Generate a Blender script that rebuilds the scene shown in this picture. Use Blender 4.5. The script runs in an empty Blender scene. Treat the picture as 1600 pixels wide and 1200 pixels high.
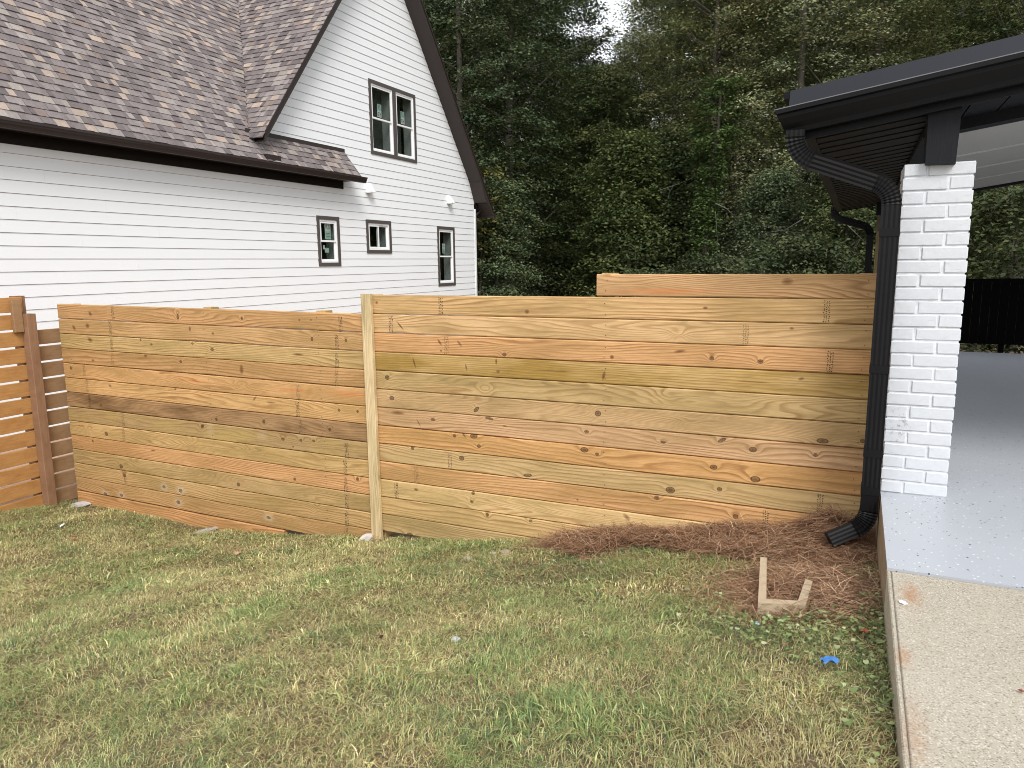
import bpy, math, random
import numpy as np
from mathutils import Vector, Matrix

random.seed(11)
rng = np.random.default_rng(11)
SC = bpy.context.scene
COL = SC.collection
PI = math.pi

# ------------------------------------------------------------------ camera
F_PX, PITCH, YAW, ROLL = 1147.06, math.radians(9.3946), math.radians(25.133), math.radians(-0.6141)
fwd = Vector((-math.sin(YAW) * math.cos(PITCH), math.cos(YAW) * math.cos(PITCH), -math.sin(PITCH)))
rgt0 = Vector((math.cos(YAW), math.sin(YAW), 0.0))
up0 = rgt0.cross(fwd)
rgt = math.cos(ROLL) * rgt0 + math.sin(ROLL) * up0
upv = -math.sin(ROLL) * rgt0 + math.cos(ROLL) * up0
CAM_H = 1.21
cam = bpy.data.cameras.new('camera')
cam.sensor_width = 36.0
cam.lens = F_PX / 1600 * 36.0
cam.clip_start, cam.clip_end = 0.05, 1000
cam_o = bpy.data.objects.new('camera', cam)
COL.objects.link(cam_o)
m = Matrix((rgt, upv, -fwd)).transposed().to_4x4()
m.translation = (0, 0, CAM_H)
cam_o.matrix_world = m
SC.camera = cam_o

# ------------------------------------------------------------------ sky, sun, exposure
SUN_EL, SUN_AZ = math.radians(46), math.radians(142)      # azimuth measured clockwise from +Y
world = bpy.data.worlds.new('World')
SC.world = world
world.use_nodes = True
wt = world.node_tree
wt.nodes.clear()
wo = wt.nodes.new('ShaderNodeOutputWorld')
wb = wt.nodes.new('ShaderNodeBackground')
ws = wt.nodes.new('ShaderNodeTexSky')
ws.sky_type = 'NISHITA'
ws.sun_disc = False
ws.sun_elevation = SUN_EL
ws.sun_rotation = SUN_AZ
ws.dust_density = 3.0
ws.air_density = 1.0
wh = wt.nodes.new('ShaderNodeHueSaturation')               # an overcast sky: nearly grey
wh.inputs['Saturation'].default_value = 0.30
wt.links.new(ws.outputs[0], wh.inputs['Color'])
wm = wt.nodes.new('ShaderNodeMix')
wm.data_type = 'RGBA'
wm.inputs[0].default_value = 0.55                          # even cloud layer
wt.links.new(wh.outputs[0], wm.inputs[6])
wm.inputs[7].default_value = (7.6, 7.9, 8.3, 1)
wt.links.new(wm.outputs[2], wb.inputs['Color'])
wb.inputs['Strength'].default_value = 0.12
wt.links.new(wb.outputs[0], wo.inputs['Surface'])

sun = bpy.data.lights.new('sun', 'SUN')
sun.energy = 1.5
sun.angle = math.radians(22)
sun.color = (1.0, 0.975, 0.94)
sun_o = bpy.data.objects.new('sun', sun)
COL.objects.link(sun_o)
sd = Vector((math.sin(SUN_AZ) * math.cos(SUN_EL), math.cos(SUN_AZ) * math.cos(SUN_EL), math.sin(SUN_EL)))
sun_o.rotation_euler = sd.to_track_quat('Z', 'Y').to_euler()
sun_o.location = sd * 60

SC.view_settings.view_transform = 'Standard'
SC.view_settings.look = 'None'
SC.view_settings.exposure = 0.70
SC.view_settings.gamma = 1.0
SC.view_settings.use_curve_mapping = False
SC.cycles.use_denoising = True
SC.cycles.denoiser = 'OPENIMAGEDENOISE'
SC.cycles.denoising_input_passes = 'RGB_ALBEDO_NORMAL'
SC.cycles.denoising_prefilter = 'ACCURATE'
SC.cycles.filter_width = 0.95
SC.cycles.sample_clamp_indirect = 4.0
SC.cycles.diffuse_bounces = 4


# ------------------------------------------------------------------ helpers
def lin(r, g, b):
    f = lambda c: (c / 255 / 12.92) if c / 255 <= 0.04045 else ((c / 255 + 0.055) / 1.055) ** 2.4
    return (f(r), f(g), f(b))


WL = {}


def link(o, parent=None, wloc=(0, 0, 0), rot=None):
    COL.objects.link(o)
    WL[o.name] = Vector(wloc)
    if parent is not None:
        o.parent = parent
        o.location = Vector(wloc) - WL[parent.name]
    else:
        o.location = wloc
    if rot is not None:
        o.rotation_euler = rot
    return o


def tag(o, label=None, cat=None, group=None, kind=None):
    if label: o['label'] = label
    if cat: o['category'] = cat
    if group: o['group'] = group
    if kind: o['kind'] = kind
    return o


def thing(name, label, cat, loc=(0, 0, 0), group=None):
    o = bpy.data.objects.new(name, None)
    o.empty_display_size = 0.1
    link(o, None, loc)
    return tag(o, label, cat, group)


class B:
    """collects polygons; every vertex may carry its own colour"""
    def __init__(s):
        s.v, s.f, s.c = [], [], []

    def add(s, V, Fs, col=None):
        n = len(s.v)
        s.v += [tuple(p) for p in V]
        s.f += [tuple(i + n for i in f) for f in Fs]
        s.c += [tuple(col) if col is not None else (1, 1, 1)] * len(V)
        return s

    def box(s, x0, x1, y0, y1, z0, z1, col=None):
        V = [(x0, y0, z0), (x1, y0, z0), (x1, y1, z0), (x0, y1, z0), (x0, y0, z1), (x1, y0, z1), (x1, y1, z1), (x0, y1, z1)]
        return s.add(V, [(0, 3, 2, 1), (4, 5, 6, 7), (0, 1, 5, 4), (1, 2, 6, 5), (2, 3, 7, 6), (3, 0, 4, 7)], col)

    def cbox(s, x0, x1, y0, y1, z0, z1, c=0.003, axis=0, col=None):
        """box with eased long edges"""
        lo, hi = (x0, y0, z0), (x1, y1, z1)
        a, b = [(1, 2), (2, 0), (0, 1)][axis]
        pr = [(lo[a] + c, lo[b]), (hi[a] - c, lo[b]), (hi[a], lo[b] + c), (hi[a], hi[b] - c), (hi[a] - c, hi[b]), (lo[a] + c, hi[b]), (lo[a], hi[b] - c), (lo[a], lo[b] + c)]
        V = []
        for e in (lo[axis], hi[axis]):
            for p in pr:
                q = [0, 0, 0]; q[axis] = e; q[a] = p[0]; q[b] = p[1]
                V.append(tuple(q))
        Fs = [tuple(range(7, -1, -1)), tuple(range(8, 16))] + [(i, (i + 1) % 8, 8 + (i + 1) % 8, 8 + i) for i in range(8)]
        return s.add(V, Fs, col)

    def prism(s, poly, axis, a0, a1, col=None):
        """polygon in the two other axes (cyclic order) swept along axis"""
        a, b = [(1, 2), (2, 0), (0, 1)][axis]
        n = len(poly); V = []
        for e in (a0, a1):
            for p in poly:
                q = [0, 0, 0]; q[axis] = e; q[a] = p[0]; q[b] = p[1]
                V.append(tuple(q))
        Fs = [tuple(range(n - 1, -1, -1)), tuple(range(n, 2 * n))] + [(i, (i + 1) % n, n + (i + 1) % n, n + i) for i in range(n)]
        return s.add(V, Fs, col)

    def tube(s, pts, rad, n=6, col=None, cap=True):
        pts = [Vector(p) for p in pts]
        rings = []
        ref = Vector((0.31, 0.17, 0.93))
        for i, p in enumerate(pts):
            d = (pts[min(i + 1, len(pts) - 1)] - pts[max(i - 1, 0)]).normalized()
            u = d.cross(ref)
            if u.length < 1e-3: u = d.cross(Vector((1, 0, 0)))
            u.normalize(); w = d.cross(u)
            r = rad[i] if hasattr(rad, '__len__') else rad
            rings.append([p + (u * math.cos(2 * PI * k / n) + w * math.sin(2 * PI * k / n)) * r for k in range(n)])
        V = [q for r in rings for q in r]
        Fs = []
        for i in range(len(pts) - 1):
            for k in range(n):
                Fs.append((i * n + k, i * n + (k + 1) % n, (i + 1) * n + (k + 1) % n, (i + 1) * n + k))
        if cap:
            Fs += [tuple(range(n - 1, -1, -1)), tuple(range((len(pts) - 1) * n, len(pts) * n))]
        return s.add(V, Fs, col)

    def sweep(s, frames, prof, col=None, cap=True):
        """frames: (point, u, w); prof: closed list of (a, b)"""
        n = len(prof); V = []; Fs = []
        for p, u, w in frames:
            V += [Vector(p) + Vector(u) * a + Vector(w) * b for a, b in prof]
        for i in range(len(frames) - 1):
            for k in range(n):
                Fs.append((i * n + k, i * n + (k + 1) % n, (i + 1) * n + (k + 1) % n, (i + 1) * n + k))
        if cap:
            Fs += [tuple(range(n - 1, -1, -1)), tuple(range((len(frames) - 1) * n, len(frames) * n))]
        return s.add(V, Fs, col)

    def mesh(s, name, mat, org=None, smooth=False):
        me = bpy.data.meshes.new(name)
        V = np.array(s.v, dtype=float)
        if org is not None: V = V - np.array(org)
        me.from_pydata([tuple(p) for p in V], [], s.f)
        at = me.color_attributes.new('Col', 'FLOAT_COLOR', 'POINT')
        c = np.ones((len(s.v), 4), dtype=np.float32); c[:, :3] = np.array(s.c)
        at.data.foreach_set('color', c.ravel())
        if mat: me.materials.append(mat)
        if smooth: me.polygons.foreach_set('use_smooth', [True] * len(me.polygons))
        me.update()
        return me

    def obj(s, name, mat, parent=None, smooth=False, org=None):
        """one object; its origin sits at the middle of its base"""
        V = np.array(s.v)
        if org is None:
            lo, hi = V.min(0), V.max(0)
            org = ((lo[0] + hi[0]) / 2, (lo[1] + hi[1]) / 2, (lo[2] + hi[2]) / 2 if parent else lo[2])
        me = s.mesh(name, mat, org, smooth)
        return link(bpy.data.objects.new(name, me), parent, org)


def big_mesh(name, V, quads=None, tris=None, col=None, mat=None, smooth=False):
    me = bpy.data.meshes.new(name)
    V = np.asarray(V, dtype=np.float32)
    me.vertices.add(len(V)); me.vertices.foreach_set('co', V.ravel())
    q = np.asarray(quads if quads is not None else np.zeros((0, 4)), dtype=np.int32).reshape(-1, 4)
    t = np.asarray(tris if tris is not None else np.zeros((0, 3)), dtype=np.int32).reshape(-1, 3)
    nl = q.size + t.size
    me.loops.add(nl)
    me.loops.foreach_set('vertex_index', np.concatenate([q.ravel(), t.ravel()]))
    me.polygons.add(len(q) + len(t))
    st = np.concatenate([np.arange(len(q)) * 4, q.size + np.arange(len(t)) * 3]).astype(np.int32)
    me.polygons.foreach_set('loop_start', st)
    if smooth: me.polygons.foreach_set('use_smooth', np.ones(len(st), dtype=bool))
    if col is not None:
        at = me.color_attributes.new('Col', 'FLOAT_COLOR', 'POINT')
        c = np.ones((len(V), 4), dtype=np.float32); c[:, :3] = col
        at.data.foreach_set('color', c.ravel())
    if mat: me.materials.append(mat)
    me.update(calc_edges=True)
    me.validate()
    return me


def vnoise(x, y, scale, seed):
    """smooth value noise on arrays, about 0..1"""
    g = np.random.default_rng(seed).random((97, 97))
    X = np.asarray(x) * scale + 1000.3; Y = np.asarray(y) * scale + 1000.7
    i = np.floor(X).astype(int); j = np.floor(Y).astype(int)
    fx = X - i; fy = Y - j
    fx = fx * fx * (3 - 2 * fx); fy = fy * fy * (3 - 2 * fy)
    i0, i1, j0, j1 = i % 97, (i + 1) % 97, j % 97, (j + 1) % 97
    return (g[i0, j0] * (1 - fx) + g[i1, j0] * fx) * (1 - fy) + (g[i0, j1] * (1 - fx) + g[i1, j1] * fx) * fy


def project(P):
    """world points (n,3) to photo pixels and depth"""
    d = np.asarray(P, dtype=float) - np.array([0, 0, CAM_H])
    w = d @ np.array(fwd)
    return 800 + F_PX * (d @ np.array(rgt)) / w, 600 - F_PX * (d @ np.array(upv)) / w, w


def bearing(px, dist):
    """a place on the ground at a given bearing (as a photo column) and distance"""
    d = rgt * ((px - 800) / F_PX) + upv * (190 / F_PX) + fwd
    h = math.hypot(d.x, d.y)
    return d.x / h * dist, d.y / h * dist


# ------------------------------------------------------------------ materials
class NT:
    def __init__(s, name):
        s.mat = bpy.data.materials.new(name)
        s.mat.use_nodes = True
        s.t = s.mat.node_tree
        s.t.nodes.clear()
        s.out = s.t.nodes.new('ShaderNodeOutputMaterial')
        s.bsdf = s.t.nodes.new('ShaderNodeBsdfPrincipled')
        s.t.links.new(s.bsdf.outputs[0], s.out.inputs[0])

    def set(s, node, key, val):
        i = node.inputs[key]
        if isinstance(val, bpy.types.NodeSocket): s.t.links.new(val, i)
        elif isinstance(val, (tuple, list)) and len(val) == 3 and i.type == 'RGBA': i.default_value = (*val, 1)
        else: i.default_value = val

    def m(s, op, a, b=None, c=None, clamp=False):
        n = s.t.nodes.new('ShaderNodeMath'); n.operation = op; n.use_clamp = clamp
        for k, v in enumerate((a, b, c)):
            if v is not None: s.set(n, k, v)
        return n.outputs[0]

    def comb(s, x, y, z):
        n = s.t.nodes.new('ShaderNodeCombineXYZ')
        for k, v in enumerate((x, y, z)): s.set(n, k, v)
        return n.outputs[0]

    def sep(s, v):
        n = s.t.nodes.new('ShaderNodeSeparateXYZ'); s.set(n, 0, v)
        return n.outputs

    def coord(s, kind='Object'):
        return s.t.nodes.new('ShaderNodeTexCoord').outputs[kind]

    def pos(s):
        return s.t.nodes.new('ShaderNodeNewGeometry').outputs['Position']

    def map(s, v, scale=(1, 1, 1), loc=(0, 0, 0)):
        n = s.t.nodes.new('ShaderNodeMapping'); s.set(n, 'Vector', v)
        n.inputs['Scale'].default_value = scale; n.inputs['Location'].default_value = loc
        return n.outputs[0]

    def noise(s, v, scale=1.0, detail=3.0, rough=0.55, dist=0.0):
        n = s.t.nodes.new('ShaderNodeTexNoise'); s.set(n, 'Vector', v)
        n.inputs['Scale'].default_value = scale; n.inputs['Detail'].default_value = detail
        n.inputs['Roughness'].default_value = rough; n.inputs['Distortion'].default_value = dist
        return n.outputs['Fac']

    def voro(s, v, scale, feature='F1', out='Distance'):
        n = s.t.nodes.new('ShaderNodeTexVoronoi'); s.set(n, 'Vector', v); n.feature = feature
        n.inputs['Scale'].default_value = scale
        return n.outputs[out]

    def ramp(s, f, stops, interp='LINEAR'):
        n = s.t.nodes.new('ShaderNodeValToRGB'); s.set(n, 0, f); n.color_ramp.interpolation = interp
        el = n.color_ramp.elements
        while len(el) < len(stops): el.new(0.5)
        for e, (p, c) in zip(el, stops):
            e.position = p; e.color = (c, c, c, 1) if not isinstance(c, tuple) else (*c, 1)
        return n.outputs[0]

    def mix(s, f, a, b, blend='MIX'):
        n = s.t.nodes.new('ShaderNodeMix'); n.data_type = 'RGBA'; n.blend_type = blend
        s.set(n, 0, f); s.set(n, 6, a); s.set(n, 7, b)
        return n.outputs[2]

    def attr(s, name='Col'):
        n = s.t.nodes.new('ShaderNodeAttribute'); n.attribute_name = name
        return n.outputs['Color']

    def bump(s, h, strength=0.3, dist=0.01):
        n = s.t.nodes.new('ShaderNodeBump'); s.set(n, 'Height', h)
        n.inputs['Strength'].default_value = strength; n.inputs['Distance'].default_value = dist
        s.t.links.new(n.outputs[0], s.bsdf.inputs['Normal'])

    def fin(s, col, rough=0.6, spec=0.5, metal=0.0):
        s.set(s.bsdf, 'Base Color', col)
        s.set(s.bsdf, 'Roughness', rough)
        s.set(s.bsdf, 'Specular IOR Level', spec)
        s.set(s.bsdf, 'Metallic', metal)
        return s.mat


def plain(name, col, rough=0.6, var=0.08, scale=6.0, spec=0.5, bump=0.0, bscale=60):
    t = NT(name)
    n = t.noise(t.coord(), scale, 4)
    c = t.mix(t.m('MULTIPLY', n, 1.0), tuple(max(0, v * (1 - var)) for v in col), tuple(min(1, v * (1 + var)) for v in col))
    if bump: t.bump(t.noise(t.coord(), bscale, 4), bump, 0.004)
    return t.fin(c, rough, spec)


def pine_mat(name, col, seed, knots=(), freq=72.0, dark=0.42, vertical=False, rust=0.0, wild=1.0, blot=None):
    """sawn yellow pine: growth rings bent round the knots, fibres, blotches"""
    t = NT(name)
    x, y, z = t.sep(t.coord())
    if vertical: x, z = z, x
    lo = t.noise(t.comb(t.m('ADD', t.m('MULTIPLY', x, 0.55), seed * 3.17), seed * 1.3, t.m('MULTIPLY', z, 5.0)), 1.0, 2.0, 0.5)
    md = t.noise(t.comb(t.m('ADD', t.m('MULTIPLY', x, 3.0), seed), seed * 2.1, t.m('MULTIPLY', z, 14.0)), 1.0, 2.0, 0.5)
    h = t.m('MULTIPLY_ADD', lo, 0.27 * wild, z)
    h = t.m('MULTIPLY_ADD', md, 0.016, h)
    kmask = smask = omask = rim = halo = pale = None
    mx = lambda a, b: b if a is None else t.m('MAXIMUM', a, b)
    for (kx, kz, rx, rz, sh, kind) in knots:
        dz = t.m('SUBTRACT', z, kz)
        dx = t.m('SUBTRACT', x, kx)
        if sh: dx = t.m('MULTIPLY_ADD', dz, sh, dx)
        gk = 1.22 if kind in 'kh' else 1.1
        dx = t.m('MULTIPLY', dx, 1 / (rx * gk)); dz = t.m('MULTIPLY', dz, 1 / (rz * gk))
        d2 = t.m('MULTIPLY_ADD', dx, dx, t.m('MULTIPLY', dz, dz))
        if kind == 'p': pale = mx(pale, t.m('POWER', 2.718, t.m('MULTIPLY', t.m('MULTIPLY', d2, d2), -0.6)))
        if kind == 'h': halo = mx(halo, t.m('POWER', 2.718, t.m('MULTIPLY', d2, -0.22)))
        if kind in 'kwh':
            g = t.m('POWER', 2.718, t.m('MULTIPLY', d2, -0.16))
            h = t.m('MULTIPLY_ADD', g, 0.045 if kind == 'w' else 0.032, h)
        wob = t.m('MULTIPLY_ADD', md, 1.2, d2)
        mask = t.m('MULTIPLY', t.m('SUBTRACT', 2.0, wob), 0.7, clamp=True)
        if kind in 'kh':
            kmask = mx(kmask, mask)
            rim = mx(rim, t.m('SUBTRACT', 1.0, t.m('MULTIPLY', t.m('ABSOLUTE', t.m('SUBTRACT', wob, 1.5)), 2.0), clamp=True))
        elif kind == 's': smask = mx(smask, mask)
        elif kind == 'o': omask = mx(omask, t.m('POWER', 2.718, t.m('MULTIPLY', d2, -0.5)))
    fr = t.m('FRACT', t.m('MULTIPLY', h, freq))
    ring = t.ramp(fr, [(0.0, 0.05), (0.40, 0.14), (0.80, 1.0), (0.93, 0.75), (1.0, 0.05)])
    wide = t.noise(t.comb(t.m('ADD', t.m('MULTIPLY', x, 1.3), seed * 5), 0.0, t.m('MULTIPLY', z, 9.0)), 1.0, 2.0)
    ring = t.m('MULTIPLY', ring, t.m('MULTIPLY_ADD', wide, 1.7, -0.05, clamp=True))
    fib = t.noise(t.comb(t.m('MULTIPLY', x, 9.0), seed, t.m('MULTIPLY', z, 420.0)), 1.0, 3.0, 0.6)
    c = np.array(col)
    c = c * 0.91 + 0.09 * c.mean()
    light = tuple(np.minimum(c * 1.06, 0.95))
    darkc = tuple(c * np.array([dark + 0.12, dark, dark - 0.10]))
    base = t.mix(ring, light, darkc)
    blo = t.noise(t.comb(t.m('ADD', t.m('MULTIPLY', x, 1.6), seed * 7), seed, t.m('MULTIPLY', z, 7.0)), 1.0, 3.0)
    if blot is None: blot = tuple(c * np.array([0.78, 0.76, 0.66]))
    base = t.mix(t.ramp(blo, [(0.40, 0.0), (0.64, 1.0)]), base, t.mix(ring, blot, tuple(np.array(blot) * 0.72)))
    fibc = t.ramp(fib, [(0.25, 0.70), (0.75, 1.22)])
    base = t.mix(1.0, base, fibc, 'MULTIPLY')
    grime = t.noise(t.comb(t.m('ADD', t.m('MULTIPLY', x, 4.0), seed * 2), 3.0, t.m('MULTIPLY', z, 30.0)), 1.0, 4.0, 0.7)
    base = t.mix(t.ramp(grime, [(0.54, 0.0), (0.74, 0.5)]), base, tuple(c * np.array([0.62, 0.54, 0.44])))
    if pale is not None: base = t.mix(t.m('MULTIPLY', pale, 0.32), base, tuple(np.minimum(c * np.array([1.15, 1.2, 1.35]) + 0.06, 0.9)))
    if halo is not None: base = t.mix(t.m('MULTIPLY', halo, 0.38), base, (0.72, 0.64, 0.50))
    if omask is not None: base = t.mix(t.m('MULTIPLY', omask, 0.7), base, t.mix(ring, lin(206, 134, 80), lin(168, 92, 48)))
    if smask is not None: base = t.mix(t.m('MULTIPLY', smask, t.m('MULTIPLY_ADD', fib, 0.6, 0.45, clamp=True)), base, lin(84, 42, 18))
    if kmask is not None:
        base = t.mix(t.m('MULTIPLY', kmask, t.m('MULTIPLY_ADD', fib, 0.5, 0.55, clamp=True)), base, lin(72, 36, 18))
        base = t.mix(t.m('MULTIPLY', rim, 0.85), base, lin(26, 13, 8))
    t.bump(t.m('ADD', t.m('MULTIPLY', ring, -0.5), fib), 0.18, 0.0015)
    return t.fin(base, 0.72, 0.25)


MAT = {}
# --- house
t = NT('siding_paint')
g = t.noise(t.map(t.pos(), (30, 1.2, 90)), 1.0, 4)
t.bump(g, 0.12, 0.002)
MAT['siding'] = t.fin(t.mix(t.noise(t.pos(), 1.3, 3), (0.77, 0.785, 0.795), (0.80, 0.81, 0.815)), 0.55, 0.3)
MAT['sheath'] = plain('lap_shadow_backing', (0.16, 0.155, 0.15), 0.9)  # seen through the row gaps; dark colour stands in for the lap shadow
MAT['brown'] = plain('brown_trim', tuple(0.8 * v for v in lin(62, 54, 50)), 0.5, 0.06, spec=0.4)
MAT['shadedbrown'] = plain('shaded_brown_trim', (0.010, 0.007, 0.006), 0.6, 0.1, spec=0.2)  # brown trim blackened in colour for the shade under the eave
MAT['gutbrown'] = plain('brown_gutter', tuple(0.72 * v for v in lin(58, 47, 44)), 0.42, 0.05, spec=0.4)
MAT['wtrim'] = plain('window_trim_paint', lin(80, 74, 71), 0.55, 0.05)
MAT['vinyl'] = plain('white_vinyl', (0.83, 0.84, 0.84), 0.35, 0.02)
MAT['jamb'] = plain('jamb_grey', (0.30, 0.315, 0.31), 0.6)
MAT['room'] = plain('unlit_room', (0.045, 0.048, 0.044), 0.9, 0.3, 2.0)
t = NT('glass')
gl = t.t.nodes.new('ShaderNodeBsdfGlossy'); gl.inputs['Roughness'].default_value = 0.02
gl.inputs['Color'].default_value = (0.9, 0.95, 0.93, 1)
tr = t.t.nodes.new('ShaderNodeBsdfTransparent'); tr.inputs['Color'].default_value = (0.86, 0.885, 0.87, 1)
fr = t.t.nodes.new('ShaderNodeLayerWeight')
fac = t.m('MULTIPLY_ADD', t.m('POWER', fr.outputs['Facing'], 4.0), 0.55, 0.05)
ms = t.t.nodes.new('ShaderNodeMixShader')
t.t.links.new(fac, ms.inputs[0]); t.t.links.new(tr.outputs[0], ms.inputs[1]); t.t.links.new(gl.outputs[0], ms.inputs[2])
t.t.links.new(ms.outputs[0], t.out.inputs[0])
MAT['glass'] = t.mat
MAT['stick'] = plain('sticker_white', (0.74, 0.77, 0.76), 0.5, 0.02)
MAT['mint'] = plain('sticker_mint', (0.46, 0.63, 0.57), 0.5, 0.05)
MAT['ink'] = plain('black_ink', (0.012, 0.012, 0.012), 0.6)
t = NT('asphalt_shingle')
gr = t.noise(t.pos(), 160, 2, 0.7)
gr2 = t.noise(t.pos(), 14, 3, 0.6)
c = t.mix(1.0, t.attr(), t.ramp(gr, [(0.25, 0.70), (0.75, 1.28)]), 'MULTIPLY')
c = t.mix(1.0, c, t.ramp(gr2, [(0.3, 0.88), (0.7, 1.1)]), 'MULTIPLY')
t.bump(gr, 0.5, 0.004)
MAT['shingle'] = t.fin(c, 0.92, 0.2)
MAT['deck'] = plain('roof_underlay', (0.07, 0.066, 0.066), 0.95)
# --- carport
MAT['black'] = plain('black_metal', (0.0040, 0.0040, 0.0048), 0.45, 0.2, 3.0, spec=0.18)
MAT['roofedge'] = plain('sky_tinted_roof_metal', (0.012, 0.0135, 0.019), 0.45, 0.1, 3.0, spec=0.28)  # black metal with the bluish sky reflection put into its colour
MAT['soffit'] = plain('dark_soffit', (0.016, 0.0125, 0.010), 0.55, 0.1, 3.0, spec=0.2)
t = NT('black_painted_wood')
x, y, z = t.sep(t.coord())
gn = t.noise(t.comb(t.m('MULTIPLY', x, 120.0), 0.0, t.m('MULTIPLY', z, 6.0)), 1.0, 3)
t.bump(gn, 0.4, 0.003)
MAT['blackwood'] = t.fin(t.mix(gn, (0.005, 0.0055, 0.0075), (0.012, 0.013, 0.017)), 0.6, 0.2)
MAT['ceil'] = plain('ceiling_paint', (0.46, 0.46, 0.45), 0.6, 0.04)
MAT['batten'] = plain('ceiling_batten', (0.60, 0.60, 0.59), 0.5, 0.03)
t = NT('white_brick_paint')
p = t.coord()
pit = t.noise(p, 190, 3, 0.7)
med = t.noise(p, 28, 4, 0.6)
t.bump(t.m('ADD', t.m('MULTIPLY', med, 0.8), t.ramp(pit, [(0.28, 0.0), (0.42, 1.0)])), 0.5, 0.0030)
c = t.mix(med, (0.55, 0.57, 0.60), (0.65, 0.665, 0.69))
c = t.mix(t.ramp(pit, [(0.24, 0.55), (0.34, 0.0)]), c, (0.34, 0.34, 0.35))
wp = t.pos()
wx, wy, wz = t.sep(wp)
stn = t.m('MULTIPLY', t.ramp(t.noise(wp, 45, 5, 0.75), [(0.52, 0.0), (0.62, 1.0)]),
          t.m('SUBTRACT', 1.0, t.m('MULTIPLY', t.m('ABSOLUTE', t.m('SUBTRACT', wz, 0.36)), 8.0), clamp=True))
stn = t.m('MULTIPLY', stn, t.m('SUBTRACT', 1.0, t.m('MULTIPLY', t.m('ABSOLUTE', t.m('SUBTRACT', wx, 0.235)), 14.0), clamp=True))
c = t.mix(t.m('MULTIPLY', stn, 0.8), c, (0.10, 0.10, 0.08))
MAT['brick'] = t.fin(c, 0.55, 0.35)
MAT['mortar'] = plain('painted_mortar', (0.63, 0.645, 0.67), 0.8, 0.35, 25.0, bump=0.4)
t = NT('epoxy_floor')
p = t.pos()
v1 = t.voro(p, 72.0); v1c = t.voro(p, 72.0, out='Color')
pick, pk2, _ = t.sep(v1c)
dens = t.noise(p, 5.0, 2)
spot = t.m('LESS_THAN', v1, t.m('MULTIPLY', pick, 0.36))
blackf = t.m('MULTIPLY', spot, t.m('GREATER_THAN', t.m('ADD', pk2, t.m('MULTIPLY', dens, 0.3)), 1.00))
whitef = t.m('MULTIPLY', spot, t.m('LESS_THAN', pk2, 0.25))
c = t.mix(t.noise(p, 1.6, 3), (0.41, 0.43, 0.465), (0.46, 0.48, 0.515))
c = t.mix(t.ramp(t.noise(p, 7.0, 5, 0.7), [(0.58, 0.0), (0.75, 0.3)]), c, (0.36, 0.37, 0.38))
c = t.mix(t.m('MULTIPLY', whitef, 0.75), c, (0.78, 0.79, 0.80))
c = t.mix(blackf, c, (0.05, 0.052, 0.06))
t.bump(t.noise(p, 70, 3), 0.12, 0.002)
MAT['epoxy'] = t.fin(c, 0.42, 0.45)
t = NT('exposed_concrete')
p = t.pos()
ag = t.voro(p, 260.0, out='Color'); a1, a2, a3 = t.sep(ag)
c = t.mix(t.noise(p, 2.5, 4), (0.375, 0.335, 0.26), (0.475, 0.43, 0.345))
c = t.mix(t.ramp(t.noise(p, 160, 3, 0.65), [(0.52, 0.0), (0.66, 0.6)]), c, (0.30, 0.245, 0.185))
c = t.mix(t.m('MULTIPLY', t.m('GREATER_THAN', a1, 0.87), 0.6), c, (0.15, 0.12, 0.09))
c = t.mix(t.m('MULTIPLY', t.m('GREATER_THAN', a2, 0.88), 0.6), c, (0.66, 0.62, 0.55))
wx, wy, wz = t.sep(p)
def blob(cx, cy, rx, ry):
    a = t.m('MULTIPLY', t.m('SUBTRACT', wx, cx), 1 / rx); b = t.m('MULTIPLY', t.m('SUBTRACT', wy, cy), 1 / ry)
    return t.m('POWER', 2.718, t.m('MULTIPLY', t.m('MULTIPLY_ADD', a, a, t.m('MULTIPLY', b, b)), -1.0))
rust = t.m('ADD', t.m('ADD', blob(0.243, 2.90, 0.03, 0.09), t.m('MULTIPLY', blob(0.195, 2.42, 0.02, 0.06), 0.9)), t.m('MULTIPLY', blob(0.20, 2.0, 0.03, 0.14), 0.5), clamp=True)
c = t.mix(t.m('MULTIPLY', rust, t.ramp(t.noise(p, 40, 4, 0.7), [(0.35, 0.25), (0.65, 0.85)])), c, (0.36, 0.15, 0.05))
t.bump(t.noise(p, 220, 3, 0.7), 0.45, 0.003)
MAT['concrete'] = t.fin(c, 0.85, 0.25)
t = NT('stained_slab_side')
p = t.pos()
c = t.mix(t.noise(t.map(p, (1, 5, 16)), 1.0, 5, 0.65), (0.19, 0.14, 0.085), (0.40, 0.32, 0.22))
t.bump(t.noise(p, 60, 4), 0.5, 0.006)
MAT['slabside'] = t.fin(c, 0.9, 0.2)
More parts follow.
